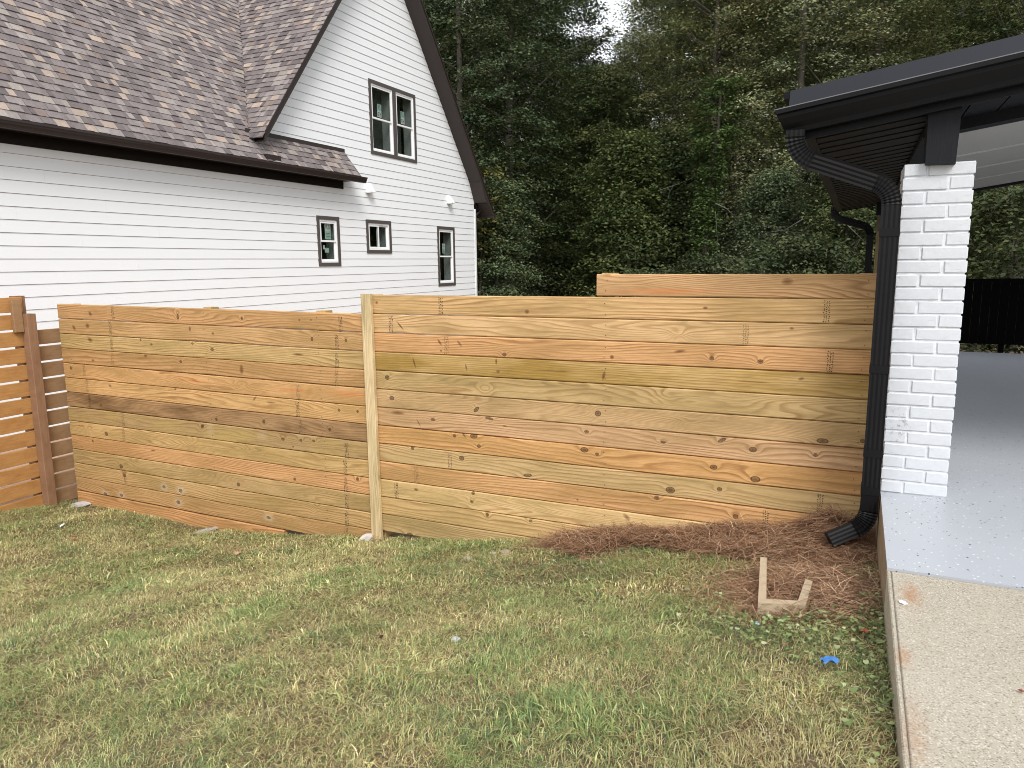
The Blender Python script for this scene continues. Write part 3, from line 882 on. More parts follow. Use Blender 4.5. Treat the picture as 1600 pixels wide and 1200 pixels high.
# ------------------------------------------------------------------ new wooden fence
FY = 4.48
RK={0:[(-1.061,1.028,0.160,0.010,0.0,"o"),(-0.366,1.086,0.030,0.020,0.0,"s")],1:[(-1.988,0.886,0.016,0.014,0.0,"s"),(-3.194,0.930,0.012,0.012,0.0,"s"),(-0.820,0.930,0.014,0.008,0.0,"s")],2:[(-2.995,0.766,0.008,0.028,0.9,"s"),(-0.329,0.821,0.012,0.008,0.0,"s"),(-0.976,0.757,0.020,0.015,0.5,"w")],3:[(-2.665,0.656,0.010,0.020,0.6,"s"),(-2.504,0.653,0.012,0.018,0.7,"s"),(-2.157,0.591,0.012,0.010,0.0,"k"),(-1.396,0.608,0.012,0.012,0.0,"s"),(-0.965,0.663,0.028,0.010,-1.5,"s"),(-0.772,0.628,0.010,0.009,0.0,"k"),(-0.492,0.622,0.012,0.009,0.0,"k"),(-2.656,0.597,0.010,0.008,0.0,"s")],4:[(-2.885,0.499,0.007,0.035,0.3,"s"),(-2.457,0.488,0.007,0.025,0.2,"s"),(-2.221,0.540,0.007,0.020,0.0,"s"),(-2.208,0.470,0.015,0.012,0.0,"s"),(-1.450,0.485,0.010,0.030,-0.2,"s"),(-0.264,0.532,0.016,0.010,-0.5,"s"),(-1.773,0.497,0.140,0.003,0.0,"s"),(-0.527,0.498,0.090,0.003,0.0,"s")],5:[(-3.124,0.378,0.014,0.013,0.0,"k"),(-2.309,0.343,0.020,0.014,0.0,"w"),(-1.025,0.368,0.030,0.016,0.0,"w"),(-0.563,0.395,0.050,0.024,0.0,"w")],6:[(-3.091,0.225,0.016,0.012,0.0,"k"),(-2.382,0.192,0.013,0.016,-0.6,"k"),(-1.487,0.234,0.016,0.014,0.0,"k"),(-0.890,0.216,0.030,0.012,0.0,"w"),(-0.132,0.178,0.024,0.011,0.0,"k"),(0.076,0.198,0.010,0.010,0.0,"k")],7:[(-3.045,0.117,0.055,0.012,0.0,"s"),(-2.868,0.059,0.006,0.025,0.6,"s"),(-2.742,0.089,0.015,0.008,0.0,"k"),(-2.283,0.135,0.022,0.007,1.2,"k"),(-1.565,0.103,0.012,0.008,0.0,"k"),(-2.164,0.091,0.020,0.006,0.0,"s"),(-1.055,0.082,0.012,0.007,0.0,"k"),(-0.694,0.129,0.014,0.012,-1.0,"k"),(-0.513,0.087,0.016,0.012,0.0,"k"),(-0.165,0.091,0.009,0.008,0.0,"k")],8:[(-2.563,-0.014,0.010,0.010,0.0,"k"),(-2.407,0.005,0.022,0.013,0.0,"k"),(-2.488,0.053,0.010,0.020,0.9,"s"),(-2.367,-0.071,0.012,0.010,0.0,"k"),(-1.578,-0.020,0.020,0.013,0.0,"k"),(-1.489,-0.041,0.010,0.008,0.0,"k"),(-0.738,-0.045,0.016,0.011,0.0,"k"),(-0.491,-0.093,0.022,0.014,0.0,"k")],9:[(-2.926,-0.140,0.011,0.010,0.0,"k"),(-2.510,-0.175,0.016,0.013,0.0,"k"),(-1.992,-0.243,0.024,0.010,-0.7,"k"),(-1.002,-0.225,0.020,0.015,0.0,"k"),(-0.699,-0.183,0.012,0.010,0.0,"k")],10:[(-1.087,-0.287,0.012,0.009,0.0,"k"),(-0.597,-0.342,0.013,0.011,0.0,"k"),(-1.626,-0.370,0.008,0.006,0.0,"s")],11:[(-2.904,-0.458,0.018,0.010,0.0,"s"),(-2.421,-0.425,0.010,0.009,0.0,"k"),(-2.433,-0.490,0.010,0.008,0.0,"k"),(-1.283,-0.443,0.020,0.020,0.6,"s")],12:[(-2.310,-0.575,0.010,0.010,0.0,"k"),(-1.970,-0.570,0.010,0.008,0.0,"k")],13:[(-2.976,-0.861,0.020,0.010,0.0,"k")]}
LK={1:[(-6.380,0.788,0.020,0.020,0.3,"s"),(-5.254,0.783,0.010,0.020,0.0,"k"),(-4.526,0.783,0.009,0.008,0.0,"k"),(-3.815,0.789,0.009,0.007,0.0,"s"),(-3.929,0.786,0.009,0.007,0.0,"s")],2:[(-6.626,0.652,0.020,0.025,0.4,"s"),(-6.433,0.675,0.025,0.020,0.0,"s"),(-5.121,0.683,0.012,0.020,0.0,"s"),(-4.858,0.652,0.013,0.012,0.0,"s"),(-3.813,0.640,0.009,0.012,0.0,"k"),(-3.489,0.641,0.009,0.008,0.0,"k")],3:[(-6.418,0.545,0.030,0.020,0.5,"s"),(-5.740,0.568,0.008,0.010,0.0,"k"),(-5.607,0.533,0.016,0.010,0.0,"s"),(-5.105,0.558,0.012,0.008,0.0,"k"),(-4.880,0.517,0.016,0.010,0.0,"k"),(-3.962,0.514,0.050,0.010,0.0,"s")],4:[(-5.693,0.428,0.022,0.014,0.0,"s"),(-5.261,0.396,0.012,0.010,0.0,"k"),(-4.565,0.365,0.020,0.035,0.0,"s"),(-6.403,0.354,0.020,0.010,0.0,"s")],5:[(-6.736,0.265,0.012,0.012,0.0,"k"),(-5.878,0.222,0.030,0.016,0.0,"w"),(-4.578,0.231,0.030,0.013,0.0,"w"),(-5.142,0.235,0.120,0.006,0.0,"o"),(-4.016,0.224,0.100,0.007,0.0,"o"),(-3.471,0.229,0.100,0.012,0.0,"o")],6:[(-6.208,0.125,0.020,0.014,0.5,"s"),(-5.361,0.149,0.012,0.010,0.0,"s"),(-4.448,0.127,0.012,0.020,-0.8,"s"),(-4.278,0.107,0.050,0.006,0.0,"s"),(-3.588,0.095,0.009,0.009,0.0,"k"),(-3.412,0.099,0.008,0.008,0.0,"k")],7:[(-6.352,-0.066,0.016,0.012,0.0,"s"),(-4.891,-0.082,0.010,0.012,0.0,"k"),(-4.360,-0.060,0.012,0.012,0.0,"k"),(-3.685,-0.065,0.010,0.009,0.0,"k")],8:[(-4.39,-0.185,0.045,0.03,0.0,"p"),(-4.97,-0.16,0.035,0.08,0.0,"p"),(-5.063,-0.160,0.014,0.014,-0.5,"k"),(-4.167,-0.188,0.013,0.010,0.0,"k"),(-3.981,-0.181,0.012,0.009,0.0,"k"),(-3.851,-0.174,0.011,0.008,0.0,"k"),(-4.064,-0.242,0.010,0.008,0.0,"s")],9:[(-6.555,-0.329,0.018,0.015,0.0,"w"),(-6.322,-0.340,0.018,0.014,0.0,"k"),(-5.225,-0.305,0.022,0.014,0.0,"w"),(-4.645,-0.327,0.030,0.012,0.0,"w")],10:[(-6.532,-0.430,0.009,0.009,0.0,"k"),(-5.714,-0.440,0.030,0.006,0.0,"s"),(-4.072,-0.516,0.010,0.009,0.0,"k"),(-3.442,-0.442,0.010,0.011,0.0,"k")],11:[(-6.162,-0.639,0.018,0.016,0.0,"k"),(-5.906,-0.560,0.060,0.022,0.0,"w"),(-4.696,-0.636,0.014,0.013,0.0,"k"),(-3.312,-0.612,0.013,0.016,0.0,"k")],12:[(-6.130,-0.722,0.017,0.013,0.0,"k"),(-5.609,-0.770,0.016,0.012,0.0,"h"),(-5.400,-0.780,0.018,0.014,0.0,"h"),(-3.856,-0.732,0.020,0.014,0.0,"w")],13:[(-6.430,-0.941,0.018,0.012,0.0,"h"),(-6.203,-0.925,0.018,0.012,0.0,"h"),(-5.445,-0.894,0.018,0.012,0.0,"h"),(-4.382,-0.888,0.018,0.010,0.0,"h")],14:[]}
ST=[(-3.534,0.795),(-3.577,0.672),(-3.585,0.540),(-3.594,0.401),(-6.074,0.806),(-6.122,0.648),(-6.127,0.502),(-6.135,0.385),(-6.547,0.184),(-3.988,0.252),(-6.532,0.050),(-4.000,0.095),(-6.513,-0.059),(-3.978,-0.060),(-3.531,-0.184),(-3.551,-0.315),(-3.559,-0.445),(-3.555,-0.591),(-3.563,-0.724),(-3.577,-0.853),(-6.070,-0.238),(-6.083,-0.391),(-6.123,-0.734),(-2.652,0.923),(-0.152,0.920),(-3.076,0.801),(-0.582,0.788),(-2.612,0.672),(-0.118,0.647),(-2.610,-0.185),(-0.126,-0.197),(-2.899,-0.329),(-0.423,-0.321),(-3.081,-0.470)]
FADED = {3, 7, 4 + 4, 9, 10, 13, 20, 21, 22, 26, 27, 29, 31}
RC = [(196,152,104),(206,166,110),(214,174,122),(206,152,96),(184,152,88),(180,152,98),(187,153,106),(198,156,114),(204,150,86),(197,166,112),(204,152,94),(216,183,124),(202,168,108),(176,150,98)]
LC = [(190,142,88),(193,150,96),(188,158,98),(182,136,82),(203,153,93),(206,160,98),(143,108,70),(148,121,76),(192,157,96),(203,148,92),(174,144,90),(181,146,90),(183,140,86),(197,140,84)]
KB = 1.08   # albedo against the photographed tone


def fence_board(parent, x0, x1, zt, tilt, knots, tone, seed, hgt=0.1368, **kw):
    cx = (x0 + x1) / 2; cz = zt - hgt / 2
    kn = [(a - cx, z_ - (cz + tilt * (a - cx)), rx, rz, s, k) for (a, z_, rx, rz, s, k) in knots]
    kn = [(a, max(-hgt / 2 + 0.008, min(hgt / 2 - 0.008, z_)), rx, rz, s, k) for (a, z_, rx, rz, s, k) in kn]
    tone = tuple(0.70 * v + 0.30 * w for v, w in zip(tone, (208, 173, 122)))
    mat = pine_mat('sawn_pine', tuple(v * KB for v in lin(*tone)), seed, kn, **kw)
    jit = random.uniform(-0.0025, 0.0025)
    b = B().cbox(x0 - cx, x1 - cx, 0, 0.038, -hgt / 2, hgt / 2, 0.0065, 0)
    me = b.mesh('board', mat)
    o = link(bpy.data.objects.new('board', me), parent, (cx, FY + 0.003 + jit, cz), (0, -math.atan(tilt), 0))
    return o


fl = thing('wooden_fence', 'lower new pine board fence panel in front of the white house', 'fence', (-5.0, FY, -1.0), 'new pine fence panels')
fr2 = thing('wooden_fence', 'taller new pine board fence panel between the post and the black downspout', 'fence', (-1.6, FY, -0.8), 'new pine fence panels')
boards = []
TL = -0.0075
for k in range(14):
    zt = 0.857 - 0.1405 * k
    kw = {}
    if k == 6: kw = dict(dark=0.55, blot=tuple(np.array(lin(112, 84, 54)) * KB))
    if k == 7: kw = dict(dark=0.6, blot=tuple(np.array(lin(176, 148, 92)) * KB))
    if k in (10, 8, 4): kw = dict(wild=1.9, dark=0.50)
    bd = fence_board(fl, -6.84, -3.235 if k < 13 else -4.22, zt + random.uniform(-0.001, 0.001), TL, LK[k + 1], LC[k], 3.1 + k * 1.7, freq=random.uniform(34, 62), **kw)
    boards.append((bd, -5.04, zt))
for k in range(13):
    zt = 0.9875 - 0.14 * k
    kw = {}
    if k == 3: kw = dict(dark=0.50, wild=0.5, blot=tuple(np.array(lin(160, 128, 66)) * KB))
    if k in (4, 5, 10): kw = dict(wild=1.9, dark=0.55)
    bd = fence_board(fr2, -3.30, 0.13, zt, 0.0015 + random.uniform(-0.0004, 0.0004), RK[k + 1], RC[k + 1], 41.7 + k * 2.3, freq=random.uniform(34, 62), **kw)
    boards.append((bd, -1.585, zt))
bd = fence_board(fr2, -1.503, 0.13, 1.1295, -0.002, RK[0], RC[0], 77.0, freq=62, wild=1.6)
boards.append((bd, -0.69, 1.1295))
# posts: the face board over the joint, square posts behind
pm = pine_mat('post_pine', tuple(v * KB for v in lin(212, 190, 146)), 5.5, [], vertical=True, freq=95, dark=0.66)
me = B().cbox(-0.043, 0.043, 0, 0.038, -0.95, 0.95, 0.005, 2).mesh('post', pm)
link(bpy.data.objects.new('post', me), fr2, (-3.262, FY - 0.038, 0.045), (0, -0.003, 0))
pm2 = pine_mat('post_pine', tuple(v * KB for v in lin(208, 178, 120)), 9.5, [], vertical=True, freq=80)
for px_, top, par in ((-3.27, 0.985, fr2), (-1.44, 1.137, fr2), (0.05, 1.13, fr2), (-4.95, 0.866, fl), (-6.72, 0.868, fl), (-3.75, 0.858, fl)):
    me = B().cbox(-0.045, 0.045, 0, 0.09, -1.3 + 0.0, top - 0.0, 0.004, 2).mesh('post', pm2)
    link(bpy.data.objects.new('post', me), par, (px_, FY + 0.0455, 0.0))
nailm = plain('nail_head', (0.06, 0.05, 0.045), 0.5)
nb = {id(fl): B(), id(fr2): B()}
for (bd, cx, zt) in boards:
    par = bd.parent
    xs = (-6.70, -4.95, -3.75) if par == fl else (-1.44, 0.05)
    for xx in xs:
        if zt > 1.0 and xx < -1.6: continue
        for dz in (0.035, 0.105):
            xo, zo = xx + random.uniform(-0.008, 0.008), zt - dz + random.uniform(-0.006, 0.006) + (TL * (xx - cx) if par == fl else 0)
            ang = [k * PI / 3 for k in range(6)]
            nb[id(par)].add([(xo + 0.0032 * math.cos(a), FY - 0.0005, zo + 0.0032 * math.sin(a)) for a in ang], [tuple(range(6))])
tag(nb[id(fl)].obj('nail_heads', nailm, fl), kind='stuff'); tag(nb[id(fr2)].obj('nail_heads', nailm, fr2), kind='stuff')
# ink stamps of the sawmill, too worn to read: rows of small strokes
ink1 = plain('faded_ink', lin(62, 48, 36), 0.8); ink2 = plain('worn_ink', lin(128, 98, 66), 0.8)
for n_, (sx, sz) in enumerate(ST):
    best = None
    for (bd, cx, zt) in boards:
        lo_ = bd.location.x + WL[bd.parent.name].x
        inx = (sx < -3.3) == (bd.parent == fl)
        zc = bd.location.z + WL[bd.parent.name].z + (TL * (sx - cx) if bd.parent == fl else 0)
        if inx and (best is None or abs(zc - sz) < best[0]): best = (abs(zc - sz), bd, zc, cx)
    _, bd, zc, cx = best
    b = B()
    rg = random.Random(n_)
    y = WL[bd.name].y - 0.0008
    for col_ in range(3):
        zz = -0.060
        while zz < 0.056:
            hh = rg.uniform(0.005, 0.011)
            for q in range(rg.choice([1, 1, 2])):
                xa = sx - 0.017 + col_ * 0.0125 + rg.uniform(0, 0.006)
                ww = rg.uniform(0.003, 0.007)
                b.add([(xa, y, zc + zz), (xa + ww, y, zc + zz), (xa + ww, y, zc + zz + hh * 0.6), (xa, y, zc + zz + hh * 0.6)], [(0, 1, 2, 3)])
            zz += hh + rg.uniform(0.0, 0.004)
    b.obj('ink_stamp', ink2 if n_ in FADED else ink1, bd)

# ------------------------------------------------------------------ old slatted fence along the side
OX = -6.95
of = thing('slatted_fence', 'older stained slat fence with open gaps meeting the new fence', 'fence', (OX, 4.2, -1.0))
for k in range(13):
    zt = 0.945 - 0.1562 * k
    if zt < -1.0: break
    B().cbox(OX - 0.02, OX, 1.6, 4.235, zt - 0.136, zt, 0.003, 1).obj('slat', MAT['oldslat'], of)
for k in range(12):
    zt = 0.632 - 0.1562 * k
    if zt < -1.15: break
    B().cbox(OX - 0.02, OX, 4.262, 6.9, zt - 0.137, zt, 0.003, 1).obj('slat', MAT['oldslatdark'], of)
B().cbox(OX + 0.0, OX + 0.09, 4.205, 4.292, -1.3, 0.792, 0.005, 2).obj('post', MAT['oldpost'], of)
B().cbox(OX - 0.115, OX - 0.022, 4.19, 4.28, -1.3, 0.955, 0.005, 2).obj('post', MAT['oldpost'], of)
B().cbox(OX - 0.115, OX - 0.022, 6.75, 6.84, -1.4, 0.62, 0.005, 2).obj('post', MAT['oldpost'], of)
B().cbox(OX + 0.001, OX + 0.040, 4.12, 4.203, 0.63, 0.925, 0.004, 2).obj('cleat', MAT['oldslatdark'], of)

# ------------------------------------------------------------------ brick pillar
PX0, PX1, PY0, PY1 = 0.170, 0.472, 4.19, 4.492
COURSE, NC = 0.0667, 25
pil = thing('brick_pillar', 'white painted brick pillar holding the carport corner', 'pillar', (0.32, 4.34, 0.0))
rg = random.Random(3)


def brick_mesh(lx, ly, lz, rgx):
    """a brick with eased, slightly uneven edges"""
    c = 0.0035
    V = []
    for sx in (-1, 1):
        for sy in (-1, 1):
            for sz in (-1, 1):
                for ax in range(3):
                    p = [sx * (lx / 2), sy * (ly / 2), sz * (lz / 2)]
                    for q in range(3):
                        if q != ax: p[q] -= (sx, sy, sz)[q] * c * rgx.uniform(0.5, 1.7)
                    V.append(p)
    me = bpy.data.meshes.new('brick')
    import bmesh
    bm = bmesh.new()
    for p in V: bm.verts.new(p)
    bmesh.ops.convex_hull(bm, input=bm.verts)
    bm.to_mesh(me); bm.free()
    me.materials.append(MAT['brick'])
    return me


W3 = (PX1 - PX0 - 0.010) / 3
variants = {}
for nme, (lx, ly) in {'sx': (2 * W3 + 0.0, W3), 'sy': (W3, 2 * W3 + 0.0)}.items():
    variants[nme] = [brick_mesh(lx, ly, 0.0575, rg) for _ in range(8)]
for k in range(NC):
    z = 0.004 + k * COURSE + 0.0575 / 2
    j = 0.010
    L2, L1 = 2 * W3, W3
    if k % 2 == 0:   # header at the left of the front face, stretcher beside it
        lay = [('sx', PX1 - L2 / 2, PY0 + L1 / 2), ('sy', PX0 + L1 / 2, PY0 + L2 / 2), ('sx', PX0 + L2 / 2, PY1 - L1 / 2), ('sy', PX1 - L1 / 2, PY1 - L2 / 2)]
    else:
        lay = [('sx', PX0 + L2 / 2, PY0 + L1 / 2), ('sy', PX1 - L1 / 2, PY0 + L2 / 2), ('sx', PX1 - L2 / 2, PY1 - L1 / 2), ('sy', PX0 + L1 / 2, PY1 - L2 / 2)]
    for (kd, x, y) in lay:
        o = bpy.data.objects.new('brick', rg.choice(variants[kd]))
        link(o, pil, (x + rg.uniform(-0.0015, 0.0015), y + rg.uniform(-0.002, 0.002), z), (rg.uniform(-0.004, 0.004), rg.uniform(-0.006, 0.006), rg.uniform(-0.008, 0.008) + (PI if rg.random() < 0.5 else 0)))
B().box(PX0 + 0.006, PX1 - 0.006, PY0 + 0.006, PY1 - 0.006, 0.001, NC * COURSE - 0.012).obj('mortar', MAT['mortar'], pil)

# ------------------------------------------------------------------ carport roof
SL = 0.147                                   # rises towards +x
SX = -0.285
RX1 = 7.0
ZS = 0.64 + Z0                               # soffit height at x = 0
zs = lambda x: ZS + SL * x
car = thing('carport_roof', 'low black metal carport roof carried by the white brick pillar', 'carport', (0.3, 4.3, 1.7))
FYF = 4.13                                   # front fascia
YB = 4.56                                    # beam line
YR = 10.5


def slab_x(b, x0, x1, y0, y1, d0, d1):
    """slab following the roof pitch: offsets d0..d1 above the soffit plane"""
    V = [(x, y, zs(x) + d) for d in (d0, d1) for (x, y) in ((x0, y0), (x1, y0), (x1, y1), (x0, y1))]
    return b.add(V, [(0, 3, 2, 1), (4, 5, 6, 7), (0, 1, 5, 4), (1, 2, 6, 5), (2, 3, 7, 6), (3, 0, 4, 7)])


slab_x(B(), SX - 0.06, RX1, FYF + 0.0, YR + 0.1, 0.13, 0.15).obj('roof_deck', MAT['black'], car)
slab_x(B(), SX - 0.01, RX1, FYF - 0.022, FYF, -0.004, 0.13).obj('fascia', MAT['black'], car)
slab_x(B(), SX - 0.01, RX1, YR, YR + 0.022, -0.004, 0.13).obj('fascia', MAT['black'], car)
slab_x(B(), SX - 0.012, SX + 0.045, FYF + 0.001, YR - 0.001, -0.004, 0.128).obj('side_trim', MAT['soffit'], car)
# edge metal that stands above the gutter
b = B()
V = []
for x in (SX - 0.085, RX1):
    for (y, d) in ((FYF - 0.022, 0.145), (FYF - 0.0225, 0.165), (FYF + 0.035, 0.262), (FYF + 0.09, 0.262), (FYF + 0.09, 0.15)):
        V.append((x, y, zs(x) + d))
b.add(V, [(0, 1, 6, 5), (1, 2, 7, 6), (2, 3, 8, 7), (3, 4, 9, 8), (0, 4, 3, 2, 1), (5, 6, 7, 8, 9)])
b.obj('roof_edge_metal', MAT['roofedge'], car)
slab_x(B(), SX - 0.115, SX - 0.086, FYF + 0.03, YR, 0.225, 0.258).obj('drip_edge', MAT['black'], car)
# gutter along the front
gp2 = [(0.0, 0.0), (-0.068, 0.0), (-0.074, 0.022), (-0.090, 0.045), (-0.104, 0.075), (-0.106, 0.092), (-0.122, 0.098), (-0.122, 0.118), (-0.114, 0.118), (-0.112, 0.104), (-0.10, 0.098), (-0.012, 0.012), (-0.004, 0.125), (0.0, 0.125)]
Vf = []
n = len(gp2)
b = B()
V = []
for x in (SX - 0.085, RX1):
    for (a, c) in gp2:
        xx = x - (0.055 * c / 0.118 if x < 0 else 0)
        V.append((xx, FYF - 0.023 + a, zs(xx) + 0.030 + c))
b.add(V, [(i, (i + 1) % n, n + (i + 1) % n, n + i) for i in range(n)] + [tuple(range(n, 2 * n))])
b.add([V[i] for i in (0, 1, 2, 3, 4, 5, 6, 7, 13)], [tuple(range(9))[::-1]])
gut2 = b.obj('gutter', MAT['black'], car)
slab_x(B(), SX - 0.14, RX1, FYF - 0.1445, FYF - 0.1385, 0.1485, 0.153).obj('gutter_lip_highlight', plain('lip_highlight', (0.13, 0.13, 0.135), 0.35, 0.5, 20.0), gut2)  # paler strip on the lip, its skylit highlight put into the colour
# soffits
y = FYF + 0.004
while y < YR - 0.01:
    slab_x(B(), SX + 0.046, 0.27, y, min(y + 0.098, YR - 0.005), 0.004 + (0.006 if (round(y * 10) % 2) else 0.0), 0.016).obj('soffit_board', MAT['soffit'], car)
    y += 0.102
x = 0.275
while x < 4.2:
    slab_x(B(), x, x + 0.148, FYF + 0.004, YB, 0.004, 0.016).obj('soffit_board', MAT['blackwood'], car)
    x += 0.155
# beams
slab_x(B(), 0.272, RX1, YB + 0.001, YB + 0.14, -0.052, 0.125).obj('beam', MAT['blackwood'], car)
slab_x(B(), 0.2715, 0.40, YB + 0.141, 9.85, -0.03, 0.125).obj('beam', MAT['blackwood'], car)
slab_x(B(), 0.272, RX1, 9.86, 10.0, -0.07, 0.125).obj('beam', MAT['blackwood'], car)
# ceiling panels between the beams, with cover strips
yc = [YB + 0.145, 5.9, 7.1, 8.35, 9.85]
xc = [0.405, 1.62, 2.84, 4.06, 5.28]
for i in range(len(yc) - 1):
    for k in range(len(xc) - 1):
        slab_x(B(), xc[k], xc[k + 1], yc[i] + 0.002, yc[i + 1] - 0.002, -0.045, -0.038).obj('ceiling_panel', MAT['ceil'], car)
for y in yc[1:-1]: slab_x(B(), 0.405, 5.28, y - 0.02, y + 0.02, -0.053, -0.0455).obj('batten', MAT['batten'], car)
for k, x in enumerate(xc[1:-1]): slab_x(B(), x - 0.006, x + 0.006, yc[0], 9.85, -0.047, -0.0455).obj('ceiling_seam', plain('seam_shadow', (0.16, 0.16, 0.155), 0.8), car)
# the short black post board nailed over the pillar
b = B()
x0, x1 = 0.254, 0.392
b.add([(x0 + 0.004, 4.145, 0.442 + Z0), (x1 - 0.008, 4.145, 0.438 + Z0), (x1, 4.145, zs(x1) + 0.01), (x0, 4.145, zs(x0) + 0.01),
       (x0 + 0.004, 4.1865, 0.442 + Z0), (x1 - 0.008, 4.1865, 0.438 + Z0), (x1, 4.1865, zs(x1) + 0.003), (x0, 4.1865, zs(x0) + 0.003)],
      [(0, 1, 2, 3), (7, 6, 5, 4), (0, 4, 5, 1), (1, 5, 6, 2), (2, 6, 7, 3), (3, 7, 4, 0)])
b.obj('post_board', MAT['blackwood'], car)
b = B().box(0.262, 0.385, 4.1875, 4.40, NC * COURSE - 0.001, zs(0.26) + 0.003)
b.obj('post', MAT['blackwood'], car)
# rear support seen beyond the spout
rp = thing('timber_post', 'rough timber post behind the downspout under the rear carport corner', 'post', (0.2, 10.2, -0.1))
B().cbox(0.165, 0.245, 10.16, 10.24, -0.6, 0.33 + Z0, 0.004, 2).obj('lower_timber', plain('rear_post_timber', tuple(0.55 * v for v in lin(168, 146, 98)), 0.8, 0.25, 14), rp)
B().cbox(0.160, 0.24, 10.155, 10.235, 0.33 + Z0 + 0.001, 0.52 + Z0, 0.004, 2).obj('upper_timber', plain('rear_post_top', tuple(0.5 * v for v in lin(140, 122, 104)), 0.8, 0.25, 14), rp)
B().box(0.15, 0.30, 10.14, 10.26, 0.521 + Z0, zs(0.16)).obj('bracket', MAT['blackwood'], rp)

# ------------------------------------------------------------------ downspouts
def corr(wx, wy, n=4, depth=0.0024):
    """rectangular corrugated section, closed"""
    P = []
    def side(p, q, nrm):
        for i in range(n * 2):
            f = i / (n * 2)
            d = -depth if i % 2 and 0 < i < n * 2 else 0
            P.append((p[0] + (q[0] - p[0]) * f + nrm[0] * d, p[1] + (q[1] - p[1]) * f + nrm[1] * d))
    a, c = wx / 2, wy / 2
    side((-a, -c), (a, -c), (0, -1)); side((a, -c), (a, c), (1, 0)); side((a, c), (-a, c), (0, 1)); side((-a, c), (-a, -c), (-1, 0))
    return P


def elbow(c0, d0, d1, size, prof, steps=9, ribs=True):
    """a crimped bend from direction d0 to d1 starting at c0; returns frames and the end"""
    d0, d1 = Vector(d0).normalized(), Vector(d1).normalized()
    ax = d0.cross(d1).normalized()
    ang = d0.angle(d1)
    inw = ax.cross(d0).normalized()
    cen = Vector(c0) + inw * size
    fr = []
    for i in range(steps * 2 + 1):
        a = ang * i / (steps * 2)
        R = Matrix.Rotation(a, 3, ax)
        p = cen + R @ (Vector(c0) - cen)
        fr.append((p, R, (0.93 if (i % 2 and ribs) else 1.03)))
    return fr, fr[-1][0]


def downspout(name, label, cat, path, loc, wx=0.086, wy=0.098, mat=None, straps=()):
    """path: points; bends are crimped elbows, straight runs are corrugated pipe"""
    root = thing(name, label, cat, loc)
    prof = corr(wx, wy)
    pts = [Vector(p) for p in path]
    dirs = [(pts[i + 1] - pts[i]).normalized() for i in range(len(pts) - 1)]
    U, W = Vector((1, 0, 0)), Vector((0, 1, 0))
    # frame of the first run
    d = dirs[0]
    u = (U - d * U.dot(d)).normalized(); w = d.cross(u) * (1 if d.z > 0 else -1)
    start = pts[0]
    rad = 0.125
    for i, d in enumerate(dirs):
        end = pts[i + 1].copy()
        if i < len(dirs) - 1:
            ang = d.angle(dirs[i + 1]); cut = rad * math.tan(ang / 2)
            end = pts[i + 1] - d * cut
        L = (end - start).length
        sec = B()
        sec.sweep([(start, u, w), (end, u, w)], prof if i < len(dirs) - 1 else corr(wx * 0.92, wy * 0.92, 4, 0.0012))
        sec.obj('pipe_section', mat, root)
        if L > 0.6:
            for zf in straps:
                p = start.lerp(end, zf)
                s2 = B().sweep([(p - d * 0.02, u * 1.06, w * 1.06), (p + d * 0.02, u * 1.06, w * 1.06)], corr(wx, wy, 4, 0.0))
                s2.obj('strap', mat, root)
        if i < len(dirs) - 1:
            fr, e = elbow(end, d, dirs[i + 1], rad, prof)
            frames = [(p, (R @ u) * s, (R @ w) * s) for (p, R, s) in fr]
            B().sweep(frames, corr(wx * 1.03, wy * 1.03, 4, 0.002)).obj('elbow', mat, root)
            R = fr[-1][1]
            u, w = R @ u, R @ w
            start = e
    return root


MAT['spout'] = plain('black_spout_enamel', (0.0045, 0.0040, 0.0048), 0.5, 0.25, 4.0, spec=0.22)
SPX, SPY = 0.122, 4.134
downspout('downspout', 'black corrugated downspout running down beside the white brick pillar', 'downspout',
          [(-0.325, 4.055, zs(-0.33) + 0.04), (-0.325, 4.06, 1.725), (0.125, 4.13, 1.555), (SPX, SPY, -0.165), (-0.060, 4.06, -0.256)], (SPX, SPY, -0.3), mat=MAT['spout'], straps=(0.085, 0.52, 0.80, 0.93))
downspout('downspout', 'far black downspout under the rear corner of the carport roof', 'downspout',
          [(-0.33, 10.60, zs(-0.33) + 0.08), (-0.33, 10.60, 1.74), (0.10, 10.55, 1.60), (0.12, 10.55, -0.6)], (0.12, 10.55, -0.6), mat=MAT['spout'])

# ------------------------------------------------------------------ black fence behind the carport
MAT['fblack'] = plain('flat_black', (0.0022, 0.0022, 0.0024), 0.85, 0.1, spec=0.05)
bf = thing('privacy_fence', 'solid black fence at the back edge of the carport floor', 'fence', (3.0, 11.25, 0.0))
B().cbox(0.95, 8.0, 11.21, 11.26, 0.90, 0.942, 0.004, 0).obj('top_rail', MAT['fblack'], bf)
B().cbox(0.95, 8.0, 11.215, 11.255, 0.10, 0.135, 0.004, 0).obj('bottom_rail', MAT['fblack'], bf)
x = 0.96
while x < 7.9:
    B().cbox(x, x + 0.097, 11.22, 11.24, 0.136, 0.899, 0.003, 2).obj('fence_board', MAT['fblack'], bf); x += 0.10
for x in (0.98, 1.70, 3.5, 5.3, 7.1): B().cbox(x, x + 0.06, 11.262, 11.322, -0.6, 0.95, 0.003, 2).obj('post', MAT['fblack'], bf)
tag(B().box(0.3, 12.0, 11.131, 11.20, -0.4, -0.02).obj('slab_edge_strip', MAT['concrete']), kind='structure')

